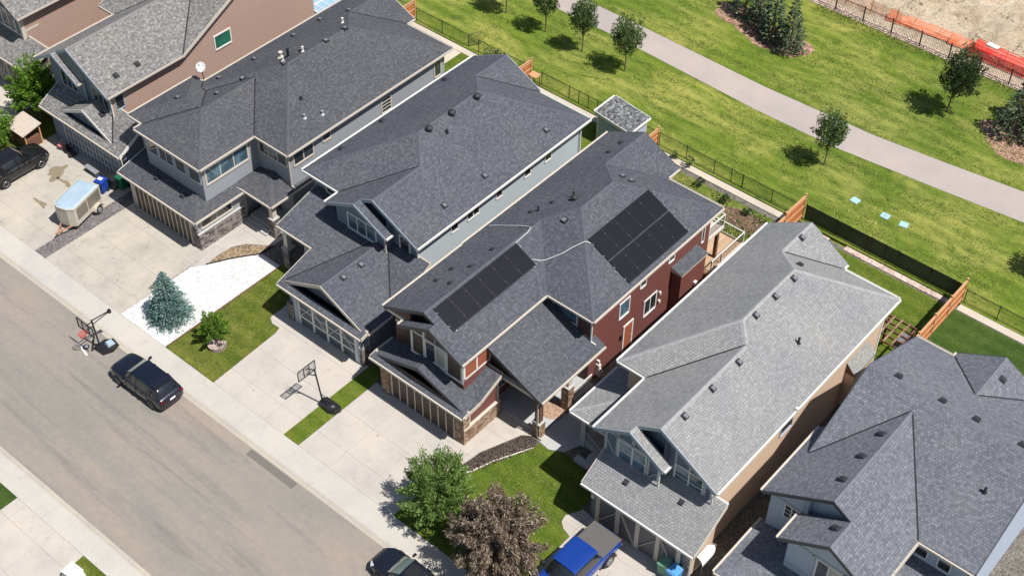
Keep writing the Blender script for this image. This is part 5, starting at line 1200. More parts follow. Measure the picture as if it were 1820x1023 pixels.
branchy_tree('young_tree', 'narrow young park tree overlapping the path, middle one of the close trio', 'tree', 12.03, 41.75, 5.1, 0.97, 'leaf_park', 23, 44, 79, .16, .55, z0=1.2, spread=.17, trunk=.045, cz=.60, low=.36, hz=.30, group=G_)
branchy_tree('young_tree', 'fuller young park tree with forked crown at the lower end of the trio', 'tree', 15.92, 41.9, 5.0, 1.20, 'leaf_park', 24, 50, 79, .16, .55, z0=1.2, spread=.17, trunk=.045, cz=.60, low=.36, hz=.30, group=G_)
branchy_tree('young_tree', 'lone young park tree near the path, above the green screened fence', 'tree', 32.75, 42.35, 4.8, 1.06, 'leaf_park', 25, 48, 75, .16, .55, z0=1.2, spread=.17, trunk=.045, cz=.60, low=.36, hz=.30, group=G_)
branchy_tree('young_tree', 'young park tree at the right edge casting shadow into the picture', 'tree', 49.6, 42.3, 4.8, 1.10, 'leaf_park', 26, 48, 72, .16, .55, z0=1.2, spread=.17, trunk=.045, cz=.60, low=.36, hz=.30, group=G_)
branchy_tree('young_tree', 'tall dark leaning tree beside the red mesh barrier', 'tree', 36.25, 53.25, 5.9, 1.45, 'leaf_dark', 27, 70, 70, .18, .55, z0=1.0, spread=.17, trunk=.06, cz=.55, low=.40, hz=.25, lean=(.55, .2))
conifer('pine_tree', 'broad dark pine on the red mulch near the top edge', 21.7, 52.7, 4.8, 1.15, 'needle_green', 31, 20, 15, .24, .05, .3, .1, powr=.62, twig=14)
conifer('pine_tree', 'pale tipped pine at the right of the top mulch bed', 23.6, 52.2, 4.5, 1.25, 'needle_green', 32, 20, 15, .24, .05, .3, .1, powr=.62, twig=14)
conifer('pine_tree', 'small pine behind the broad dark pine at the top', 19.9, 53.6, 4.2, 1.0, 'needle_green', 33, 18, 16, .21, .05, .3, .1, powr=.62, twig=14)
conifer('pine_tree', 'pine cut off by the top edge over the mulch', 18.3, 54.2, 4.2, 1.4, 'needle_green', 34, 18, 16, .21, .05, .3, .1, powr=.62, twig=14)
conifer('pine_tree', 'open crowned pine on the mulch bed at the right edge', 40.9, 53.9, 4.6, 1.5, 'needle_green', 35, 20, 15, .24, .05, .5, .25, powr=.55, twig=13)
conifer('pine_tree', 'olive green pine behind the right edge mulch bed', 40.9, 55.9, 4.4, 1.4, 'needle_green', 36, 20, 15, .24, .05, .5, .2, powr=.55, twig=13)
conifer('pine_tree', 'pine cut by the right edge of the picture', 42.6, 54.6, 4.4, 1.5, 'needle_green', 37, 20, 15, .24, .05, .4, .15, powr=.55, twig=13)
conifer('blue_spruce', 'blue spruce growing in the white rock bed', 10.4, 3.6, 3.75, 1.42, 'needle_blue', 41, 33, 30, .145, .10, .12, powr=.66, twig=18)
branchy_tree('leafy_shrub_tree', 'small bright green tree in the round block planter', 'tree', 14.2, 3.95, 2.75, .95, 'leaf_bright', 42, 45, 75, .13, .5, z0=.7, spread=.10, trunk=.045)
branchy_tree('leafy_tree', 'bushy fresh green tree at the corner of the front lawn', 'tree', 32.75, 3.35, 4.7, 2.0, 'leaf_green', 43, 110, 150, .17, .34)
branchy_tree('purple_leaf_tree', 'large bronze purple leaved tree in front of the blue pickup', 'tree', 37.35, 2.8, 5.6, 2.45, 'leaf_purple', 44, 170, 175, .23, .26, droop=1.1, multi=3)
branchy_tree('leafy_tree', 'green tree beside the wooden roofed playhouse at the left', 'tree', -11.7, 10.4, 5.1, 1.8, 'leaf_bright', 45, 90, 120, .18, .5)
broad_tree('round_bush', 'round bright green bush at the left edge by the black vehicle', 'bush', -11.4, 6.7, 2.6, 1.35, 2.3, 'leaf_bright', 46, 4500, .15, .06, clumps=34)
def shrub(label, x, y, r, hh, mat, seed, n=260, ls=.11): return broad_tree('small_shrub', label, 'shrub', x, y, hh, r, hh*.9, mat, seed, n, ls, .02, clumps=9)
shrub('thin shrub growing against the red house chain link fence, nearest the cedar fence', 24.6, 36.1, .35, .95, 'leaf_park', 51); shrub('thin shrub by the garden fence, second from the cedar fence near the shed', 26.0, 36.0, .38, 1.1, 'leaf_park', 52); shrub('dark shrub in the red house garden just below the concrete strip', 27.6, 34.9, .35, .8, 'leaf_dark', 53)
shrub('low dark shrub in garden soil between balcony and fence', 29.9, 34.6, .4, .7, 'leaf_dark', 54); shrub('low shrub near the end of the red house garden', 31.6, 34.5, .35, .6, 'leaf_dark', 55)
broad_tree('hedge_plants', 'leafy pale green plants hanging over the fence behind the stone clad house', 'shrub', 7.9, 36.2, 1.3, .8, 1.2, 'leaf_olive', 57, 1500, .14, .03, clumps=20)
broad_tree('hedge_plants', 'leafy plants at the top edge beside the first cedar fence', 'shrub', -1.9, 34.9, 1.3, .9, 1.2, 'leaf_olive', 58, 1300, .15, .03, clumps=20)
# weeds, bed plants and grass clumps nobody could count
rnd = random.Random(9); mb = MB()
for i in range(3200):
    x, y = rnd.uniform(22.0, 48), 59.0+rnd.gauss(-.25, .35)
    if y < 59.7: leaf(mb, Vector((x, y, rnd.uniform(.03, .28))), rnd, .16, .3, Vector((rnd.uniform(-.3, .3), rnd.uniform(-.3, .3), 1)))
o = mb.build('weeds', 'weed'); o['kind'] = 'stuff'
mb = MB()
for i in range(2600):
    x, y = rnd.uniform(23.5, 34.2), rnd.uniform(28.6, 35.2)
    if mathutils.noise.noise(Vector((x*.9, y*.9, 5))) > .02: leaf(mb, Vector((x, y, rnd.uniform(.02, .16))), rnd, .2, .5, Vector((rnd.uniform(-1, 1), rnd.uniform(-1, 1), .6)))
o = mb.build('garden_weeds', 'weed'); o['kind'] = 'stuff'
mb = MB()
for i in range(700):
    tt = rnd.random(); x = 31.3+tt*2.1+rnd.uniform(-.1, .35); y = 5.4+tt*5.0+rnd.uniform(-.2, .2)
    leaf(mb, Vector((x, y, rnd.uniform(.02, .14))), rnd, .13, .4, Vector((rnd.uniform(-1, 1), rnd.uniform(-1, 1), .5)))
o = mb.build('bed_plants', 'leaf_purple'); o['kind'] = 'stuff'
def blades(name, regions, mat, dens, seed, s=.07):
    rnd = random.Random(seed); mb = MB()
    for (x0, x1, y0, y1) in regions:
        for i in range(int((x1-x0)*(y1-y0)*dens)):
            x, y = rnd.uniform(x0, x1), rnd.uniform(y0, y1); leaf(mb, Vector((x, y, .01+rnd.uniform(0, .03))), rnd, s, .35, Vector((rnd.uniform(-.8, .8), rnd.uniform(-.8, .8), .7)))
    o = mb.build(name, mat); o['kind'] = 'stuff'

M['tuft_d'] = m_leaf('dark_grass_tufts', (.09, .135, .022), (.13, .18, .03), (.20, .24, .05), trans=.1)
M['tuft_l'] = m_leaf('dry_grass_tufts', (.12, .15, .03), (.24, .25, .06), (.42, .40, .14), trans=.1)
def tufts(name, x0, x1, y0, y1, n, mat, seed, s, thr, fr=.5, inv=False, keep=None):
    rnd = random.Random(seed); mb = MB(); c = 0
    while c < n:
        x, y = rnd.uniform(x0, x1), rnd.uniform(y0, y1)
        v = mathutils.noise.fractal(Vector((x*fr*.6, y*fr, seed)), 1, 2, 4)
        if (v > thr) and (keep is None or keep(x, y)): leaf(mb, Vector((x, y, .012+rnd.uniform(0, .03))), rnd, s, .45, Vector((rnd.uniform(-1, 1), rnd.uniform(-1, 1), .35)))
        c += 1
    o = mb.build(name, mat); o['kind'] = 'stuff'
def notpath(x, y):
    lo = 45.0 if x < 13 else (44.5 if x < 33 else 44.5+(x-33)*.115); hi = 47.5 if x < 34 else 47.6+(x-34)*.13
    return y < lo-.05 or y > hi+.05
tufts('grass_tufts', 3, 50, 36.8, 58.9, 26000, 'tuft_d', 61, .13, .12, .5, keep=notpath)
tufts('dry_grass_tufts', 3, 50, 36.8, 58.9, 36000, 'tuft_l', 62, .13, .08, .45, keep=notpath)
tufts('grass_tufts', 12.3, 14.8, 1.9, 11, 1400, 'tuft_l', 63, .09, -.1, 1.5); tufts('grass_tufts', 14.8, 16.0, 1.9, 6.8, 500, 'tuft_l', 64, .09, -.1, 1.5)
tufts('grass_tufts', 33.4, 37.8, 1.9, 10.2, 2600, 'tuft_l', 65, .09, -.1, 1.5); tufts('grass_tufts', 33.4, 37.8, 1.9, 10.2, 2600, 'tuft_d', 66, .10, 0, 1.5)
tufts('grass_tufts', 12.3, 14.8, 1.9, 11, 1400, 'tuft_d', 67, .09, 0, 1.5); tufts('grass_tufts', 34.8, 45.8, 29, 35.6, 3500, 'tuft_d', 68, .11, 0, 1.2)
rnd = random.Random(77); mb = MB()
for i in range(5200):
    x, y = rnd.uniform(20, 46), rnd.uniform(61.2, 75)
    if mathutils.noise.fractal(Vector((x*.45, y*.45, 8)), 1, 2, 4) < .02: continue
    z = dz(x, y); r_ = rnd.uniform(.03, .12); a_ = rnd.uniform(0, 3)
    P = [Vector((x+r_*math.cos(a_+k*1.57)*rnd.uniform(.7, 1.3), y+r_*math.sin(a_+k*1.57)*rnd.uniform(.7, 1.3), z-.02)) for k in range(4)]; T = Vector((x+rnd.uniform(-.02, .02), y, z+r_*.8))
    for k in range(4): mb.poly([P[k], P[(k+1) % 4], T], 0, [(0, 0)]*3)
o = mb.build('dirt_clods', m_leaf('earth_clods', (.20, .15, .10), (.42, .33, .24), (.62, .53, .42), trans=0)); o['kind'] = 'stuff'
tufts('garden_clover', 24, 33.8, 29, 35.2, 6000, 'tuft_l', 69, .13, .02, 1.0)

# ------------------------------------------------------------------ vehicles
def loft(secs, name, mats, parent, mfun=None, sub=1):
    # secs: (x, [(y,z) half profile bottom centre -> top centre]); mirrored
    mb = MB(); rings = []
    for x, pr in secs:
        full = [(x, y, z) for y, z in pr]+[(x, -y, z) for y, z in reversed(pr[:-1])]
        full = full[:-1] if abs(pr[0][0]) < 1e-6 else full
        rings.append([Vector(p) for p in full])
    n = len(rings[0])
    for i in range(len(rings)-1):
        for k in range(n):
            mb.poly([rings[i][k], rings[i][(k+1) % n], rings[i+1][(k+1) % n], rings[i+1][k]], mfun(i, k, n) if mfun else 0, smooth=True)
    mb.poly(rings[0][::-1], 0, smooth=True); mb.poly(rings[-1], 0, smooth=True)
    return mb.build(name, mats, parent, merge=True, subsurf=sub)
def wheel(parent, x, y, r, w_=.22, rim='rim'):
    s = 1 if y > 0 else -1; mb = MB(); n = 22
    def ringv(rr, yy): return [Vector((x+rr*math.cos(2*math.pi*k/n), yy, r+rr*math.sin(2*math.pi*k/n))) for k in range(n)]
    prof = [(r*.62, y+s*.0), (r*.9, y+s*.01), (r, y-s*.04), (r, y-s*(w_-.04)), (r*.9, y-s*w_), (r*.3, y-s*w_)]
    rs = [ringv(a, b) for a, b in prof]
    for a, b in zip(rs, rs[1:]):
        for k in range(n): mb.poly([a[k], a[(k+1) % n], b[(k+1) % n], b[k]] if s < 0 else [a[k], b[k], b[(k+1) % n], a[(k+1) % n]], 0, smooth=True)
    wo = mb.build('wheel', 'tyre', parent); mb = MB(); c = Vector((x, y-s*.035, r))
    mb.poly(ringv(r*.6, y-s*.06), 1)
    for k in range(5):
        a = 2*math.pi*k/5; d = Vector((math.cos(a), 0, math.sin(a))); mb.beam(c, c+d*r*.6, .05, .06)
    mb.ring((x, y-s*.01, r), r*.58, .018, 'y', 0, 20, 5); rm = mb.build('rim', [rim, 'black'], wo); return wo
def car(name, label, cat, loc, rz, paintm, kind='suv', L=4.7, W=1.88, Hh=1.68, glass='carglass', ws='carglass', sunroof=False, rails=False):
    t = thing(name, label, cat, loc, rz); w = W/2; f = L/2
    hood = {'suv': 1.02, 'sedan': .92}[kind]; belt = {'suv': 1.08, 'sedan': .93}[kind]; z0 = .24
    def sec(x, wb, zt, ws_, zb=z0, hw=None):
        hw = hw or wb
        return (x, [(0, zb), (wb*.86, zb), (wb*.97, zb+.12), (wb, zb+.34), (wb*.985, zt-.22), (hw*.93, zt-.05), (hw*.72, zt), (0, zt+.025)])
    if kind == 'suv':
        S = [sec(f, w*.62, .62, 0, .34), sec(f-.06, w*.80, .80, 0, .28), sec(f-.25, w*.93, .93, 0), sec(f-.75, w*.99, hood, 0), sec(f-1.25, w, hood+.05, 0), sec(f-1.7, w, belt, 0), sec(0, w, belt, 0), sec(-f+1.2, w, belt+.03, 0), sec(-f+.45, w*.98, belt+.05, 0), sec(-f+.12, w*.93, belt+.02, 0, .3), sec(-f, w*.84, .85, 0, .38)]
    else:
        S = [sec(f, w*.55, .55, 0, .34), sec(f-.08, w*.76, .68, 0, .28), sec(f-.30, w*.92, .78, 0), sec(f-.8, w*.99, .88, 0), sec(f-1.3, w, hood, 0), sec(f-1.7, w, belt, 0), sec(0, w, belt, 0), sec(-f+1.1, w, belt+.04, 0), sec(-f+.35, w*.96, belt+.02, 0), sec(-f+.08, w*.88, .86, 0, .3), sec(-f, w*.78, .72, 0, .38)]
    b = loft(S, 'body', [paintm], t, sub=2)
    # cabin: roof panel with glass all round
    xa, xb = (f-1.35, f-2.05) if kind == 'suv' else (f-1.30, f-2.10)
    xr = (-f+.95, -f+.22) if kind == 'suv' else (-f+1.65, -f+.75)
    zr = Hh; rw = w*.70; bw = w*.93
    def cs(x, wd, zt, wt):
        return (x, [(0, belt-.1), (wd, belt-.1), (wd, belt), ((wd+wt)/2, (belt+zt)/2), (wt, zt-.05), (wt*.82, zt-.005), (0, zt+.02)])
    Cb = [cs(xa, bw*.80, belt+.03, bw*.62), cs((xa+xb)/2, bw*.97, (belt+zr)/2+.04, rw*1.02), cs(xb, bw, zr-.03, rw), cs(0, bw, zr, rw), cs(xr[0], bw, zr-.04, rw*.98), cs((xr[0]+xr[1])/2, bw*.97, (belt+zr)/2+.12 if kind == 'suv' else (belt+zr)/2, rw*.95), cs(xr[1], bw*.9, belt+.06, rw*.85)]
    loft(Cb, 'cabin', [glass], t, sub=2)
    # painted roof skin and pillars just proud of the glass
    mb = MB(); N_ = 10
    for i in range(N_):
        xs0 = xb+(xr[0]-xb)*i/N_; xs1 = xb+(xr[0]-xb)*(i+1)/N_
        for k in range(8):
            y0_, y1_ = -rw*.97+2*rw*.97*k/8, -rw*.97+2*rw*.97*(k+1)/8
            zf = lambda x, y: zr+.022-.05*abs(y/rw)**3-.035*abs((x-(xb+xr[0])/2)/((xr[0]-xb)/2))**2.5
            mb.poly([(xs0, y0_, zf(xs0, y0_)), (xs0, y1_, zf(xs0, y1_)), (xs1, y1_, zf(xs1, y1_)), (xs1, y0_, zf(xs1, y0_))], 0, smooth=True)
    mb.build('roof', paintm, t, merge=True)
    if sunroof:
        mb = MB(); mb.hexa([(xb-.15, -.38, zr+.008), (xb-.15, .38, zr+.008), (xb-.85, .38, zr+.012), (xb-.85, -.38, zr+.012)][::-1], [(xb-.15, -.38, zr+.03), (xb-.15, .38, zr+.03), (xb-.85, .38, zr+.036), (xb-.85, -.38, zr+.036)][::-1]); mb.build('sunroof', 'black', t)
    if kind == 'suv':      # painted tailgate shoulder round the rear glass
        for s in (1, -1):
            mb = MB(); a0, a1 = xr[0]+.38, xr[1]+.10
            P = [(a0, bw+.012, belt-.02), (a1+.02, bw*.93, belt-.02), (xr[0]-.30, rw*1.0, zr-.16), (xr[0]+.12, rw+.05, zr-.06)]
            Q = [(x, y-.05, z) for x, y, z in P]; A = [(x, s*y, z) for x, y, z in P]; B = [(x, s*y, z) for x, y, z in Q]
            mb.hexa(B if s > 0 else B[::-1], A if s > 0 else A[::-1]); mb.build('rear_quarter', paintm, t)
        mb = MB(); mb.hexa([(xr[0]+.05, -rw*.96, zr-.03), (xr[0]-.34, -rw*.86, zr-.09), (xr[0]-.34, rw*.86, zr-.09), (xr[0]+.05, rw*.96, zr-.03)], [(xr[0]+.05, -rw*.96, zr+.02), (xr[0]-.34, -rw*.86, zr-.045), (xr[0]-.34, rw*.86, zr-.045), (xr[0]+.05, rw*.96, zr+.02)]); mb.build('rear_spoiler', paintm, t)
    mb = MB()   # windscreen
    q = lambda u, v: Vector((xa-.04+(xb-xa+.02)*v, (bw*.76+(rw*.88-bw*.76)*v)*u, belt+.075+(zr-belt-.075)*v+.10*math.sin(math.pi*v)*.55-.03*u*u))
    for i in range(6):
        for j in range(4): mb.poly([q(-1+i/3, j/4), q(-1+(i+1)/3, j/4), q(-1+(i+1)/3, (j+1)/4), q(-1+i/3, (j+1)/4)][::-1], 0, smooth=True)
    mb.build('windscreen', ws, t, merge=True)
    for s in (1, -1):
        mb = MB()
        for xp in ((xb+.05, xb-.08), (-.15, -.24), (xr[0]+.15, xr[0]-.05)): 
            mb = MB(); mb.hexa([(xp[0], s*(bw+.004), belt-.02), (xp[1], s*(bw+.004), belt-.02), (xp[1], s*(rw+.0), zr-.09), (xp[0], s*(rw+.0), zr-.09)][::(1 if s > 0 else -1)], [(xp[0], s*(bw+.02), belt-.02), (xp[1], s*(bw+.02), belt-.02), (xp[1], s*(rw+.035), zr-.07), (xp[0], s*(rw+.035), zr-.07)][::(1 if s > 0 else -1)])
            mb.build('pillar', paintm, t)
        mb = MB(); mb.hexa([(xb+.35, s*(w-.02), belt+.0), (xb+.47, s*(w-.02), belt), (xb+.47, s*(w+.17), belt+.03), (xb+.33, s*(w+.17), belt+.03)][::s], [(xb+.33, s*(w-.02), belt+.12), (xb+.45, s*(w-.02), belt+.12), (xb+.45, s*(w+.18), belt+.15), (xb+.31, s*(w+.18), belt+.15)][::s]); mb.build('mirror', paintm, t)
        mb = MB(); mb.hexa([(f-.42, s*w*.80, .78), (f-.10, s*w*.66, .68), (f-.02, s*w*.56, .62), (f-.30, s*w*.93, .68)][::s], [(f-.45, s*w*.78, .90 if kind == 'suv' else .80), (f-.14, s*w*.6, .80 if kind == 'suv' else .71), (f-.05, s*w*.5, .74 if kind == 'suv' else .66), (f-.34, s*w*.90, .82 if kind == 'suv' else .74)][::s]); mb.build('headlight', 'lampclr', t)
        mb = MB(); mb.box(-f-.005+.0, -f+.10, s*w*.60, s*w*.84, .86 if kind == 'suv' else .74, 1.0 if kind == 'suv' else .84); mb.build('tail_light', 'lampred', t)
        for xw in (f-.92, -f+.95): wheel(t, xw, s*(w+.01), .35 if kind == 'suv' else .32)
        mb = MB()
        for xw in (f-.92, -f+.95):
            rr = .40 if kind == 'suv' else .37; n = 18; c = [(xw+rr*math.cos(math.pi*k/n), s*(w+.004), .34+rr*math.sin(math.pi*k/n)) for k in range(n+1)]
            mb.poly([(xw-rr, s*(w+.004), .2)]+c[::-1]+[(xw+rr, s*(w+.004), .2)] if s < 0 else [(xw+rr, s*(w+.004), .2)]+c+[(xw-rr, s*(w+.004), .2)])
        mb.build('wheel_arch', 'black', t)
    for s in (1, -1):
        for xd in (xb+.30, -.20, xr[0]+.28 if kind == 'suv' else xr[0]+.05):
            mb = MB(); mb.box(xd-.012, xd+.012, s*(w-.012), s*(w+.004), .42, belt-.12); mb.build('door_seam', 'black', t)
        for xh in (xb-.55, -.75): mb = MB(); mb.box(xh-.09, xh+.09, s*(w-.01), s*(w+.025), belt-.26, belt-.22); mb.build('door_handle', paintm, t)
        if not rails: continue
        mb = MB(); mb.beam((xb, s*rw*.93, zr+.015), (xr[0]+.1, s*rw*.93, zr+.005), .035, .04); mb.build('roof_rail', 'black' if kind == 'suv' else paintm, t)
    mb = MB(); mb.beam((xb+.10, -.55, belt+.42*(zr-belt)), (xa-.02, -.1, belt+.13), .02); mb.build('wiper', 'black', t)
    mb = MB(); mb.box(-f-.02, -f+.02, -.19, .19, .78, .88); mb.build('number_plate', 'plate', t)
    mb = MB(); mb.box(f-.10, f+.0, -.5, .5, .42, .62); mb.build('grille', 'black', t)
    return t
car('parked_suv', 'dark navy SUV parked at the kerb behind the street basketball hoop', 'car', (13.72, -.93, -.1), math.pi+R(1.0), 'p_navy', 'suv', 4.75, 1.9, 1.66, ws='carglass_l')
car('parked_sedan', 'dark sedan with sunroof parked at the kerb, cut by the bottom edge', 'car', (34.62, -.78, -.1), math.pi, 'p_sedan', 'sedan', 4.7, 1.84, 1.45, ws='carglass_l', sunroof=True)
car('parked_crossover', 'black crossover parked on the stained driveway at the left edge', 'car', (-8.05, 5.65, 0), R(90), 'p_black', 'suv', 4.7, 1.9, 1.7, rails=True)
# blue pickup, nose towards the street
def pickup(loc, rz):
    t = thing('pickup_truck', 'bright blue pickup with grey bed cover on the driveway', 'pickup truck', loc, rz); w = 1.0; f = 2.85
    def sec(x, wb, zt, zb=.42): return (x, [(0, zb), (wb*.86, zb), (wb*.98, zb+.15), (wb, zb+.42), (wb*.985, zt-.2), (wb*.94, zt-.04), (wb*.78, zt), (0, zt+.03)])
    S = [sec(f, w*.78, .95, .5), sec(f-.08, w*.9, 1.08), sec(f-.4, w*.97, 1.16), sec(f-1.2, w, 1.2), sec(f-1.6, w, 1.22), sec(.2, w, 1.22), sec(-f+2.0, w, 1.22), sec(-f+.1, w*.98, 1.22), sec(-f, w*.95, 1.18, .5)]
    loft(S, 'body', ['p_blue'], t, sub=2)
    def cs(x, wd, zt, wt): return (x, [(0, 1.1), (wd, 1.1), (wd, 1.22), ((wd+wt)/2, (1.22+zt)/2), (wt, zt-.06), (wt*.85, zt-.01), (0, zt+.02)])
    loft([cs(f-1.35, .80, 1.27, .62), cs(f-1.7, .92, 1.6, .75), cs(f-2.05, .93, 1.85, .74), cs(f-3.0, .93, 1.88, .74), cs(f-3.75, .92, 1.84, .73), cs(f-3.92, .90, 1.5, .76), cs(f-3.98, .86, 1.26, .8)], 'cabin', ['carglass'], t, sub=2)
    mb = MB(); x0, x1 = f-2.0, f-3.85
    for i in range(8):
        for k in range(14):
            a, b = x0+(x1-x0)*i/8, x0+(x1-x0)*(i+1)/8; y0_, y1_ = -.76+1.52*k/14, -.76+1.52*(k+1)/14
            rib = lambda y: .014*(1 if int((y+.76)/1.52*14+.01) % 2 else 0)
            zf = lambda x, y: 1.90-.05*abs(y/.74)**4-.03*abs((x-(x0+x1)/2)/((x1-x0)/2))**3
            mb.poly([(a, y0_, zf(a, y0_)), (a, y1_, zf(a, y1_)), (b, y1_, zf(b, y1_)), (b, y0_, zf(b, y0_))], 0, smooth=True)
    mb.build('roof', 'p_blue', t, merge=True)
    for i in range(9):
        mb = MB(); y = -.6+i*.15; mb.beam((x0-.25, y, 1.905-.05*abs(y/.74)**4), (x1+.1, y, 1.90-.05*abs(y/.74)**4), .035, .02); mb.build('roof_rib', 'p_blue', t)
    mb = MB(); mb.hexa([(-f+.08, -.93, 1.2), (-1.18, -.93, 1.2), (-1.18, .93, 1.2), (-f+.08, .93, 1.2)], [(-f+.12, -.9, 1.27), (-1.2, -.9, 1.27), (-1.2, .9, 1.27), (-f+.12, .9, 1.27)]); mb.build('bed_cover', 'tonneau', t)
    for s in (1, -1):
        for xw in (f-1.0, -f+1.1): wheel(t, xw, s*(w+.02), .42, .26)
        mb = MB(); mb.hexa([(f-1.75, s*.98, 1.2), (f-1.6, s*.98, 1.2), (f-1.6, s*1.25, 1.2), (f-1.78, s*1.25, 1.2)][::s], [(f-1.78, s*.98, 1.42), (f-1.63, s*.98, 1.42), (f-1.63, s*1.27, 1.44), (f-1.8, s*1.27, 1.44)][::s]); mb.build('mirror', 'black', t)
        for xw in (f-1.0, -f+1.1):
            mb = MB(); n = 16; rr = .52; c = [(xw+rr*math.cos(math.pi*k/n), .42+rr*math.sin(math.pi*k/n)) for k in range(n+1)]; d = [(xw+(rr-.1)*math.cos(math.pi*k/n), .42+(rr-.1)*math.sin(math.pi*k/n)) for k in range(n+1)]
            for k in range(n):
                P = [(c[k][0], c[k][1]), (c[k+1][0], c[k+1][1]), (d[k+1][0], d[k+1][1]), (d[k][0], d[k][1])]; mb.hexa([(x, s*(w-.05), z) for x, z in P], [(x, s*(w+.06), z) for x, z in P])
            mb.build('fender_flare', 'black', t)
        mb = MB(); mb.box(-f-.01, -f+.05, s*.78, s*.92, .85, 1.1); mb.build('tail_light', 'lampred', t)
        mb = MB(); mb.beam((f-2.2, s*(w+.1), .42), (-f+2.2, s*(w+.1), .42), .09); mb.build('side_step', 'black', t)
    mb = MB(); mb.box(-f-.12, -f+.02, -.85, .85, .5, .66); mb.build('rear_bumper', 'galv', t)
    return t
pickup((40.62, 5.10, 0), R(-90-1.5))
# enclosed box trailer
t = thing('box_trailer', 'beige enclosed trailer with pale blue sky reflection painted on its metal roof beside two bins', 'trailer', (-1.2, 5.78, 0), R(-74))
hx, hy = 1.38, .78
mb = MB(); P = [(-hx, -hy), (hx-.1, -hy), (hx+.12, -.35), (hx+.12, .35), (hx-.1, hy), (-hx, hy)]; mb.prism(P, .42, 1.78); mb.build('body', 'trwhite', t)
mb = MB(); mb.prism([(x*1.02, y*1.03) for x, y in P], 1.78, 1.84, 1, 1); mb.hexa([(x*.97, y*.95, 1.84) for x, y in P], [(x*.9, y*.8, 1.90) for x, y in P], 0); mb.build('roof', ['trroof', 'trwhite'], t)
mb = MB(); mb.box(-hx+.12, -.05, hy+.001, hy+.02, .8, 1.68); mb.box(.05, hx-.3, hy+.001, hy+.02, .8, 1.68); mb.build('tinted_side', 'trdark', t)
mb = MB(); mb.box(-hx+.12, hx-.3, -hy-.02, -hy-.001, .8, 1.68); mb.build('tinted_side', 'trdark', t)
mb = MB()
for k in range(9):
    a0, a1 = math.pi*k/9, math.pi*(k+1)/9; r_ = .42; cx_ = -.75
    P4 = [(cx_+r_*math.cos(a0), .36+r_*math.sin(a0)), (cx_+r_*math.cos(a1), .36+r_*math.sin(a1)), (cx_+(r_-.04)*math.cos(a1), .36+(r_-.04)*math.sin(a1)), (cx_+(r_-.04)*math.cos(a0), .36+(r_-.04)*math.sin(a0))]
    mb.hexa([(x, hy, z) for x, z in P4], [(x, hy+.26, z) for x, z in P4])
mb.build('mudguard', 'trwhite', t); 
for s in (1, -1): wheel(t, -.75, s*(hy+.24), .31, .2)
mb = MB(); mb.beam((hx-.1, -.5, .42), (hx+.95, 0, .42), .07); mb.beam((hx-.1, .5, .42), (hx+.95, 0, .42), .07); mb.beam((hx+.6, 0, .05), (hx+.6, 0, .7), .06); mb.beam((hx+.9, 0, .45), (hx+1.15, 0, .45), .09); mb.build('tow_bar', 'rust', t)
# wheeled bins
def bin_(label, loc, rz, mat, lid=None, group='wheeled bins', open_=False, k=1.0):
    t = thing('wheeled_bin', label, 'bin', loc, rz, group)
    mb = MB(); w0, w1, hh = .24*k, .30*k, 1.0*k
    mb.hexa([(-w0, -w0, .08), (w0, -w0, .08), (w0, w0*1.1, .08), (-w0, w0*1.1, .08)], [(-w1, -w1, hh), (w1, -w1, hh), (w1, w1*1.15, hh), (-w1, w1*1.15, hh)])
    for z in (.35, .6): q = w0+(w1-w0)*z; mb.box(-q-.012, q+.012, -q-.012, q*1.12+.012, z, z+.04)
    mb.box(-w1-.03, w1+.03, -w1-.03, w1*1.15+.03, hh-.06, hh-.005); mb.build('bin_body', mat, t)
    mb = MB(); mb.hexa([(-w1-.02, -w1-.05, hh), (w1+.02, -w1-.05, hh), (w1+.02, w1*1.15, hh), (-w1-.02, w1*1.15, hh)], [(-w1*.85, -w1*.85, hh+.09), (w1*.85, -w1*.85, hh+.09), (w1*.85, w1, hh+.10), (-w1*.85, w1, hh+.10)]); ld = mb.build('lid', lid or mat, t)
    mb = MB(); mb.tube([(-w1*.8, w1*1.3, hh-.08), (w1*.8, w1*1.3, hh-.08)], .02, 0, 6); mb.build('handle', 'black', t)
    for s in (1, -1):
        mb = MB(); mb.tube([(s*(w0+.02), w0*1.1, .11), (s*(w0+.08), w0*1.1, .11)], .11, 0, 12); mb.build('wheel', 'tyre', t)
    return t
bin_('blue wheeled bin with a white patch on its lid beside the trailer', (-2.05, 8.2, .02), R(15), 'binblue')
mb = MB(); mb.box(-.16, .16, -.1, .16, 1.10, 1.115); pl_ = mb.build('lid_label', 'plate', bpy.data.objects['wheeled_bin'])
bin_('black wheeled bin squeezed between the blue and green bins', (-1.75, 8.95, .02), R(12), 'binblack', k=.92); bin_('dark green wheeled bin under the corner of the stone clad house roof', (-1.35, 9.35, .02), R(10), 'bingreen')
bin_('pale green wheeled bin by the stone pillar at the bottom edge', (44.05, 8.35, .02), R(8), 'binlt', 'binlt'); bin_('light blue wheeled bin by the stone pillar at the bottom edge', (44.72, 8.25, .02), R(-4), 'binlb', 'binlb')
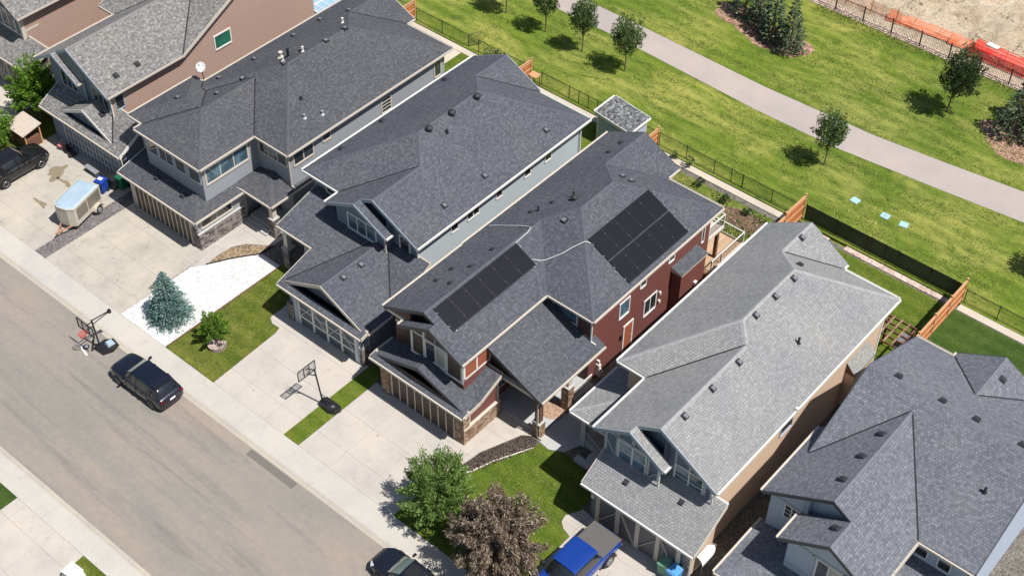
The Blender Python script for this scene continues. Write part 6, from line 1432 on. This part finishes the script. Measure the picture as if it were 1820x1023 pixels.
# basketball hoops
def hoop_parts(t, ph, board_c, ax, bw, bh, net=True, rimdir=(0, -1), lean=0):
    pass
t = thing('basketball_hoop', 'portable basketball hoop with clear backboard on the grass strip between driveways', 'basketball hoop', (22.75, 4.9, 0))
mb = MB(); P = [(-.55, -.35), (.35, -.45), (.75, -.2), (.85, .15), (.65, .4), (-.45, .38), (-.65, .1)]; mb.hexa([(x, y, .0) for x, y in P], [(x*.88, y*.85, .26) for x, y in P]); mb.hexa([(x*.6, y*.55, .26) for x, y in P], [(x*.4, y*.3, .33) for x, y in P]); mb.build('base', 'black', t)
mb = MB(); mb.tube([(-.35, -.1, .2), (-.55, -.25, 2.95)], .05, 0, 8); mb.tube([(.35, .1, .28), (-.4, -.15, .95)], .025, 0, 6); mb.build('pole', 'black', t)
mb = MB()
bx0, bx1, bz0, bz1, yb = -1.35, .25, 2.15, 3.05, -.95     # the backboard faces the street
bxx = -.95
Y0b, Y1b = -1.15, .15
for a, b in (((bxx, Y0b, 2.35), (bxx, Y1b, 2.35)), ((bxx, Y1b, 2.35), (bxx, Y1b, 3.1)), ((bxx, Y1b, 3.1), (bxx, Y0b, 3.1)), ((bxx, Y0b, 3.1), (bxx, Y0b, 2.35)), ((bxx, -.7, 2.4), (bxx, -.7, 3.05)), ((bxx, -.3, 2.4), (bxx, -.3, 3.05))): mb.beam(a, b, .045)
bb = mb.build('backboard_frame', 'black', t); mb = MB(); mb.box(bxx+.005, bxx+.02, Y0b+.03, Y1b-.03, 2.37, 3.08); mb.build('backboard', m_wire('clear_acrylic', (.3, .3, .32), .5, .012, .22, True), bb)
mb = MB(); 
for a, b in (((bxx-.03, -.72, 2.5), (bxx-.03, -.28, 2.5)), ((bxx-.03, -.28, 2.5), (bxx-.03, -.28, 2.85)), ((bxx-.03, -.28, 2.85), (bxx-.03, -.72, 2.85)), ((bxx-.03, -.72, 2.85), (bxx-.03, -.72, 2.5))): mb.beam(a, b, .035)
mb.ring((bxx-.28, -.5, 2.45), .225, .012, 'z'); mb.build('rim', 'rust', t)
mb = MB(); mb.beam((-.55, -.25, 2.9), (bxx+.03, -.5, 2.95), .05); mb.beam((-.52, -.22, 2.45), (bxx+.03, -.5, 2.5), .05); mb.build('arm', 'black', t)
t = thing('basketball_hoop', 'portable basketball hoop with red rim standing in the street ahead of the navy SUV', 'basketball hoop', (9.35, -.55, -.12))
mb = MB(); P = [(-.45, -.55), (.4, -.5), (.62, .1), (.45, .68), (-.1, .78), (-.5, .3)]; mb.hexa([(x, y, 0) for x, y in P], [(x*.85, y*.88, .24) for x, y in P]); mb.build('base', 'black', t)
mb = MB(); mb.hexa([(-.1, .05, .25), (.32, .0, .25), (.38, .5, .25), (-.05, .55, .25)], [(-.04, .1, .42), (.28, .06, .42), (.32, .42, .42), (0, .48, .42)]); mb.build('sandbag', 'trroof', t)
mb = MB(); mb.tube([(-.25, -.2, .15), (-.33, -.25, 2.35)], .055, 0, 8); mb.build('pole', 'black', t)
mb = MB(); mb.beam((-.33, -.25, 2.3), (.12, .75, 2.65), .05); mb.beam((-.32, -.25, 2.0), (.12, .75, 2.6), .04); mb.box(.05, .2, .68, .85, 2.5, 2.75); mb.build('adjusting_arm', 'black', t)
mb = MB(); yb = -.75
for a, b in (((-1.05, yb, 1.75), (.45, yb, 1.75)), ((.45, yb, 1.75), (.45, yb, 2.5)), ((.45, yb, 2.5), (-1.05, yb, 2.5)), ((-1.05, yb, 2.5), (-1.05, yb, 1.75)), ((-.6, yb, 1.78), (-.6, yb, 2.48)), ((.0, yb, 1.78), (.0, yb, 2.48))): mb.beam(a, b, .05)
bb = mb.build('backboard_frame', 'black', t); mb = MB(); mb.box(-1.02, .42, yb+.01, yb+.025, 1.78, 2.47); mb.build('backboard', m_wire('clear_acrylic_street', (.3, .3, .32), .5, .012, .15, True), bb)
mb = MB(); mb.beam((-.33, -.27, 2.2), (-.33, yb+.03, 2.2), .05); mb.beam((-.3, -.27, 1.85), (-.3, yb+.03, 1.9), .05); mb.build('arm', 'black', t)
mb = MB(); mb.ring((-.3, yb-.3, 1.85), .23, .016, 'z'); mb.box(-.5, -.1, yb-.05, yb-.01, 1.75, 1.9)
rm_ = mb.build('rim', 'hoopred', t); mb = MB()
for k in range(14):
    a = 2*math.pi*k/14; mb.beam((-.3+.23*math.cos(a), yb-.3+.23*math.sin(a), 1.85), (-.3+.12*math.cos(a+.5), yb-.3+.12*math.sin(a+.5), 1.5), .012); mb.beam((-.3+.23*math.cos(a), yb-.3+.23*math.sin(a), 1.85), (-.3+.12*math.cos(a-.5), yb-.3+.12*math.sin(a-.5), 1.5), .012)
mb.build('net', 'hoopred', rm_)
t = thing('scooter', 'black handled scooter lying beside the street basketball hoop base', 'scooter', (8.72, -1.05, -.12), R(-20))
mb = MB(); mb.beam((-.55, .28, .12), (.35, -.08, .12), .10, .05); mb.beam((-.1, .1, .12), (.15, .55, .16), .05); mb.build('deck', 'black', t)
mb = MB(); mb.ring((-.12, -.32, .12), .17, .035, 'z', 0, 18, 6); mb.build('wheel', 'tyre', t)
mb = MB(); mb.cyl((-.12, -.32, .09), .13, .04, 0, 14); mb.build('wheel_hub', 'galv', t)
# round planter of blocks
t = thing('round_planter', 'round ring of pinkish blocks holding the small bright tree', 'planter', (14.35, 3.85, 0))
mb = MB(); 
for k in range(18):
    a0, a1 = 2*math.pi*k/18+.015, 2*math.pi*(k+1)/18-.015; P = [(.58*math.cos(a0), .58*math.sin(a0)), (.58*math.cos(a1), .58*math.sin(a1)), (.40*math.cos(a1), .40*math.sin(a1)), (.40*math.cos(a0), .40*math.sin(a0))][::-1]
    for z in (0, .15): mb.prism([(x, y) for x, y in P][::-1], z+.003, z+.145)
mb.build('block_ring', 'paver', t); mb = MB(); mb.cyl((0, 0, .01), .41, .22, 0, 20); mb.build('rock_fill', 'pinkrock', t)
# bench and things along the brown house's garage
t = thing('storage_bench', 'low grey bench in front of the upper left grid garage door', 'bench', (-4.05, 8.95, 0), R(0))
mb = MB(); mb.box(-.62, .62, -.2, .2, .38, .46); mb.build('seat', 'galv', t)
for sx in (-.5, .5):
    mb = MB(); mb.box(sx-.04, sx+.04, -.18, .18, 0, .379); mb.build('leg', 'darktrim', t)
t = thing('toy_ride_on', 'dark child ride-on toy by the upper left garage', 'toy', (-6.9, 9.25, 0), R(-10))
mb = MB(); mb.hexa([(-.5, -.22, .1), (.5, -.22, .1), (.5, .22, .1), (-.5, .22, .1)], [(-.4, -.18, .34), (.42, -.18, .28), (.42, .18, .28), (-.4, .18, .34)]); mb.box(-.42, -.3, -.16, .16, .34, .55); mb.build('body', 'black', t)
for sx in (-.32, .32):
    for sy in (-.24, .24): mb = MB(); mb.tube([(sx, sy-.04, .12), (sx, sy+.04, .12)], .12, 0, 12); mb.build('wheel', 'tyre', t)
t = thing('toy_stroller', 'small toy stroller with pink seat by the upper left garage corner', 'toy', (-7.75, 9.15, 0), R(15))
mb = MB(); mb.hexa([(-.13, -.12, .22), (.13, -.12, .22), (.13, .12, .22), (-.13, .12, .22)], [(-.16, -.18, .42), (.16, -.18, .42), (.16, .14, .48), (-.16, .14, .48)]); M['pink'] = m_plain('pink_fabric', (.65, .22, .24), .8, .1); mb.build('seat', 'pink', t)
mb = MB(); mb.beam((-.14, -.2, .05), (-.14, .3, .62), .02); mb.beam((.14, -.2, .05), (.14, .3, .62), .02); mb.beam((-.14, .3, .62), (.14, .3, .62), .025); mb.beam((-.14, .2, .05), (-.14, -.1, .3), .02); mb.beam((.14, .2, .05), (.14, -.1, .3), .02); mb.build('frame', 'galv', t)
# small wooden playhouse with a board roof
t = thing('playhouse', 'small wooden playhouse with weathered board roof behind the black crossover', 'playhouse', (-10.2, 8.15, 0), R(0))
mb = MB(); mb.hexa([(-1.0, -.85, 1.35), (1.05, -.85, 1.35), (1.05, .75, 1.65), (-1.0, .75, 1.65)], [(-1.0, -.85, 1.41), (1.05, -.85, 1.41), (1.05, .75, 1.71), (-1.0, .75, 1.71)]); rf = mb.build('roof', 'canvasroof', t)
mb = MB()
for k in range(5): x = -1.0+k*.49; mb.beam((x+.02, -.86, 1.42), (x+.02, .76, 1.722), .02, .012)
mb.build('roof_battens', 'canvasroof', rf)
mb = MB(); mb.box(-.8, .85, -.55, .55, 0, .75); mb.build('base_box', 'darkwood', t)
for sx, sy in ((-.8, -.6), (.85, -.6), (-.8, .6), (.85, .6)): mb = MB(); mb.beam((sx, sy, 0), (sx, sy, 1.5+.15*sy), .09); mb.build('corner_post', 'rail', t)
# satellite dish
t = thing('satellite_dish', 'white satellite dish on a short mast at the roof edge above the brown wall', 'satellite dish', (.2, 16.1, 6.15), R(-55))
mb = MB(); mb.tube([(0, 0, -.25), (0, 0, .55), (.1, 0, .75)], .03, 0, 8); mb.build('mast', 'black', t)
mb = MB(); nrm = Vector((.62, 0, .78)).normalized(); u_ = Vector((0, 1, 0)); v_ = nrm.cross(u_); c0 = Vector((.12, 0, .80))
def dp(r, a): return c0+u_*(r*.31*math.cos(a))+v_*(r*.34*math.sin(a))+nrm*(.16*r*r-.0)
for i in range(5):
    for k in range(20):
        a0, a1 = 2*math.pi*k/20, 2*math.pi*(k+1)/20; r0_, r1_ = i/5, (i+1)/5
        mb.poly([dp(r0_, a0), dp(r1_, a0), dp(r1_, a1), dp(r0_, a1)] if i else [dp(0, 0), dp(r1_, a0), dp(r1_, a1)], 0, smooth=True)
do_ = mb.build('reflector', 'sail', t); md = do_.modifiers.new('t', 'SOLIDIFY'); md.thickness = .02
mb = MB(); mb.beam(c0-v_*.45+nrm*.1, c0+nrm*.55-v_*.1, .02); mb.box(c0.x+nrm.x*.55-.04, c0.x+nrm.x*.55+.04, -.04, .04, c0.z+nrm.z*.55-.04, c0.z+nrm.z*.55+.06); mb.build('feed_arm', 'galv', t)
# pergola behind the tan house
t = thing('pergola', 'reddish brown slatted pergola behind the tan walled house', 'pergola', (45.2, 29.2, 0), world=True)
for x in (44.3, 46.0):
    for y in (28.2, 30.2): mb = MB(); mb.box(x-.06, x+.06, y-.06, y+.06, 0, 2.2); mb.build('post', 'darkwood', t)
for i in range(5): y = 28.15+i*.52; mb = MB(); mb.box(43.6, 46.1, y-.03, y+.03, 2.34, 2.46); mb.build('rafter', 'darkwood', t)
for x in (44.3, 46.0): mb = MB(); mb.box(x-.04, x+.04, 28.0, 30.4, 2.2, 2.339); mb.build('beam', 'darkwood', t)
for i in range(4): x = 44.1+i*.5; mb = MB(); mb.box(x-.05, x+.05, 28.05, 30.35, 2.461, 2.49); mb.build('slat', 'redmulch', t)
mb = MB(); mb.hexa([(-.55, -.45, 0), (.55, -.45, 0), (.55, .45, 0), (-.55, .45, 0)], [(-.5, -.4, .55), (.5, -.4, .55), (.5, .4, .6), (-.5, .4, .6)]); o = mb.build('patio_box', 'ventgrey'); o.location = (46.0-.45, 30.9, 0); tag(o, 'dark grey storage box beside the pergola', 'storage box')
# white canvas cover leaning in the side gap, pedestal, utility lids, electrical box
t = thing('white_canopy', 'white curved canopy leaning against the tan garage wall', 'canopy', (45.75, 10.4, 0), world=True)
mb = MB(); n = 10
for k in range(n):
    a0, a1 = math.pi*.5*k/n, math.pi*.5*(k+1)/n
    f = lambda a: (45.25+.42*math.sin(a), 1.45-.5*(1-math.cos(a)))
    (xa_, za_), (xb_, zb_) = f(a0), f(a1); mb.hexa([(xa_, 9.35, za_), (xb_, 9.35, zb_), (xb_, 10.3+.3*math.sin(a1*2), zb_), (xa_, 10.3+.3*math.sin(a0*2), za_)], [(xa_+.02, 9.35, za_+.03), (xb_+.02, 9.35, zb_+.03), (xb_+.02, 10.3+.3*math.sin(a1*2), zb_+.03), (xa_+.02, 10.3+.3*math.sin(a0*2), za_+.03)])
mb.build('cover', 'sail', t)
for y in (9.45, 10.25): mb = MB(); mb.tube([(45.64, y, 0), (45.64, y, .97)], .025, 0, 6); mb.build('leg', 'galv', t)
for k, (x, y, lb) in enumerate(((36.3, 40.55, 'pale blue utility cover in the park lawn, leftmost of the three'), (38.6, 40.5, 'pale blue utility cover with a darker square, middle of the three'), (39.95, 40.55, 'pale blue utility cover in the park lawn, rightmost of the three'))):
    t = thing('utility_cover', lb, 'utility cover', (x, y, 0), R(8*k-6), 'utility covers in the park lawn')
    mb = MB(); mb.box(-.27, .27, -.24, .24, 0, .05); mb.build('lid', 'utilblue', t); mb = MB(); mb.box(-.30, .30, -.27, .27, 0, .03); mb.build('collar', 'foundation', t)
    if k == 1: mb = MB(); mb.box(-.12, .12, -.1, .1, .051, .06); mb.build('centre_plate', 'bluegrey', t)
t = thing('utility_pedestal', 'white box on the lawn across the street at the bottom edge', 'utility box', (21.15, -11.75, 0), R(5))
mb = MB(); mb.hexa([(-.5, -.45, 0), (.45, -.45, 0), (.45, .35, 0), (-.5, .35, 0)], [(-.42, -.4, .5), (.4, -.4, .5), (.38, .28, .52), (-.4, .3, .5)]); mb.build('cabinet', 'rockwhite', t)
mb = MB(); mb.box(-.44, .43, -.43, .32, .521, .56); mb.build('lid', 'rockwhite', t)
# garden seat by the shed fence
t = thing('outdoor_table', 'small pale table standing by the cedar fence corner on the chain link side', 'table', (12.05, 36.15, 0))
mb = MB(); mb.box(-.35, .35, -.3, .3, .98, 1.03); mb.build('table_top', 'rail', t)
for sx in (-.28, .28):
    for sy in (-.24, .24): mb = MB(); mb.beam((sx, sy, 0), (sx, sy, .98), .05); mb.build('leg', 'darkwood', t)
t = thing('rain_barrel', 'beige cylinder bin at the corner of the upper left garage', 'barrel', (-.35, 9.6, 0)); mb = MB(); mb.cyl((0, 0, 0), .22, .9, 0, 16, .25); mb.cyl((0, 0, .9), .26, .04, 0, 16); mb.build('drum', 'rail', t); mb = MB(); mb.cyl((0, 0, .941), .2, .02, 0, 14); mb.build('lid', 'darkwood', t)
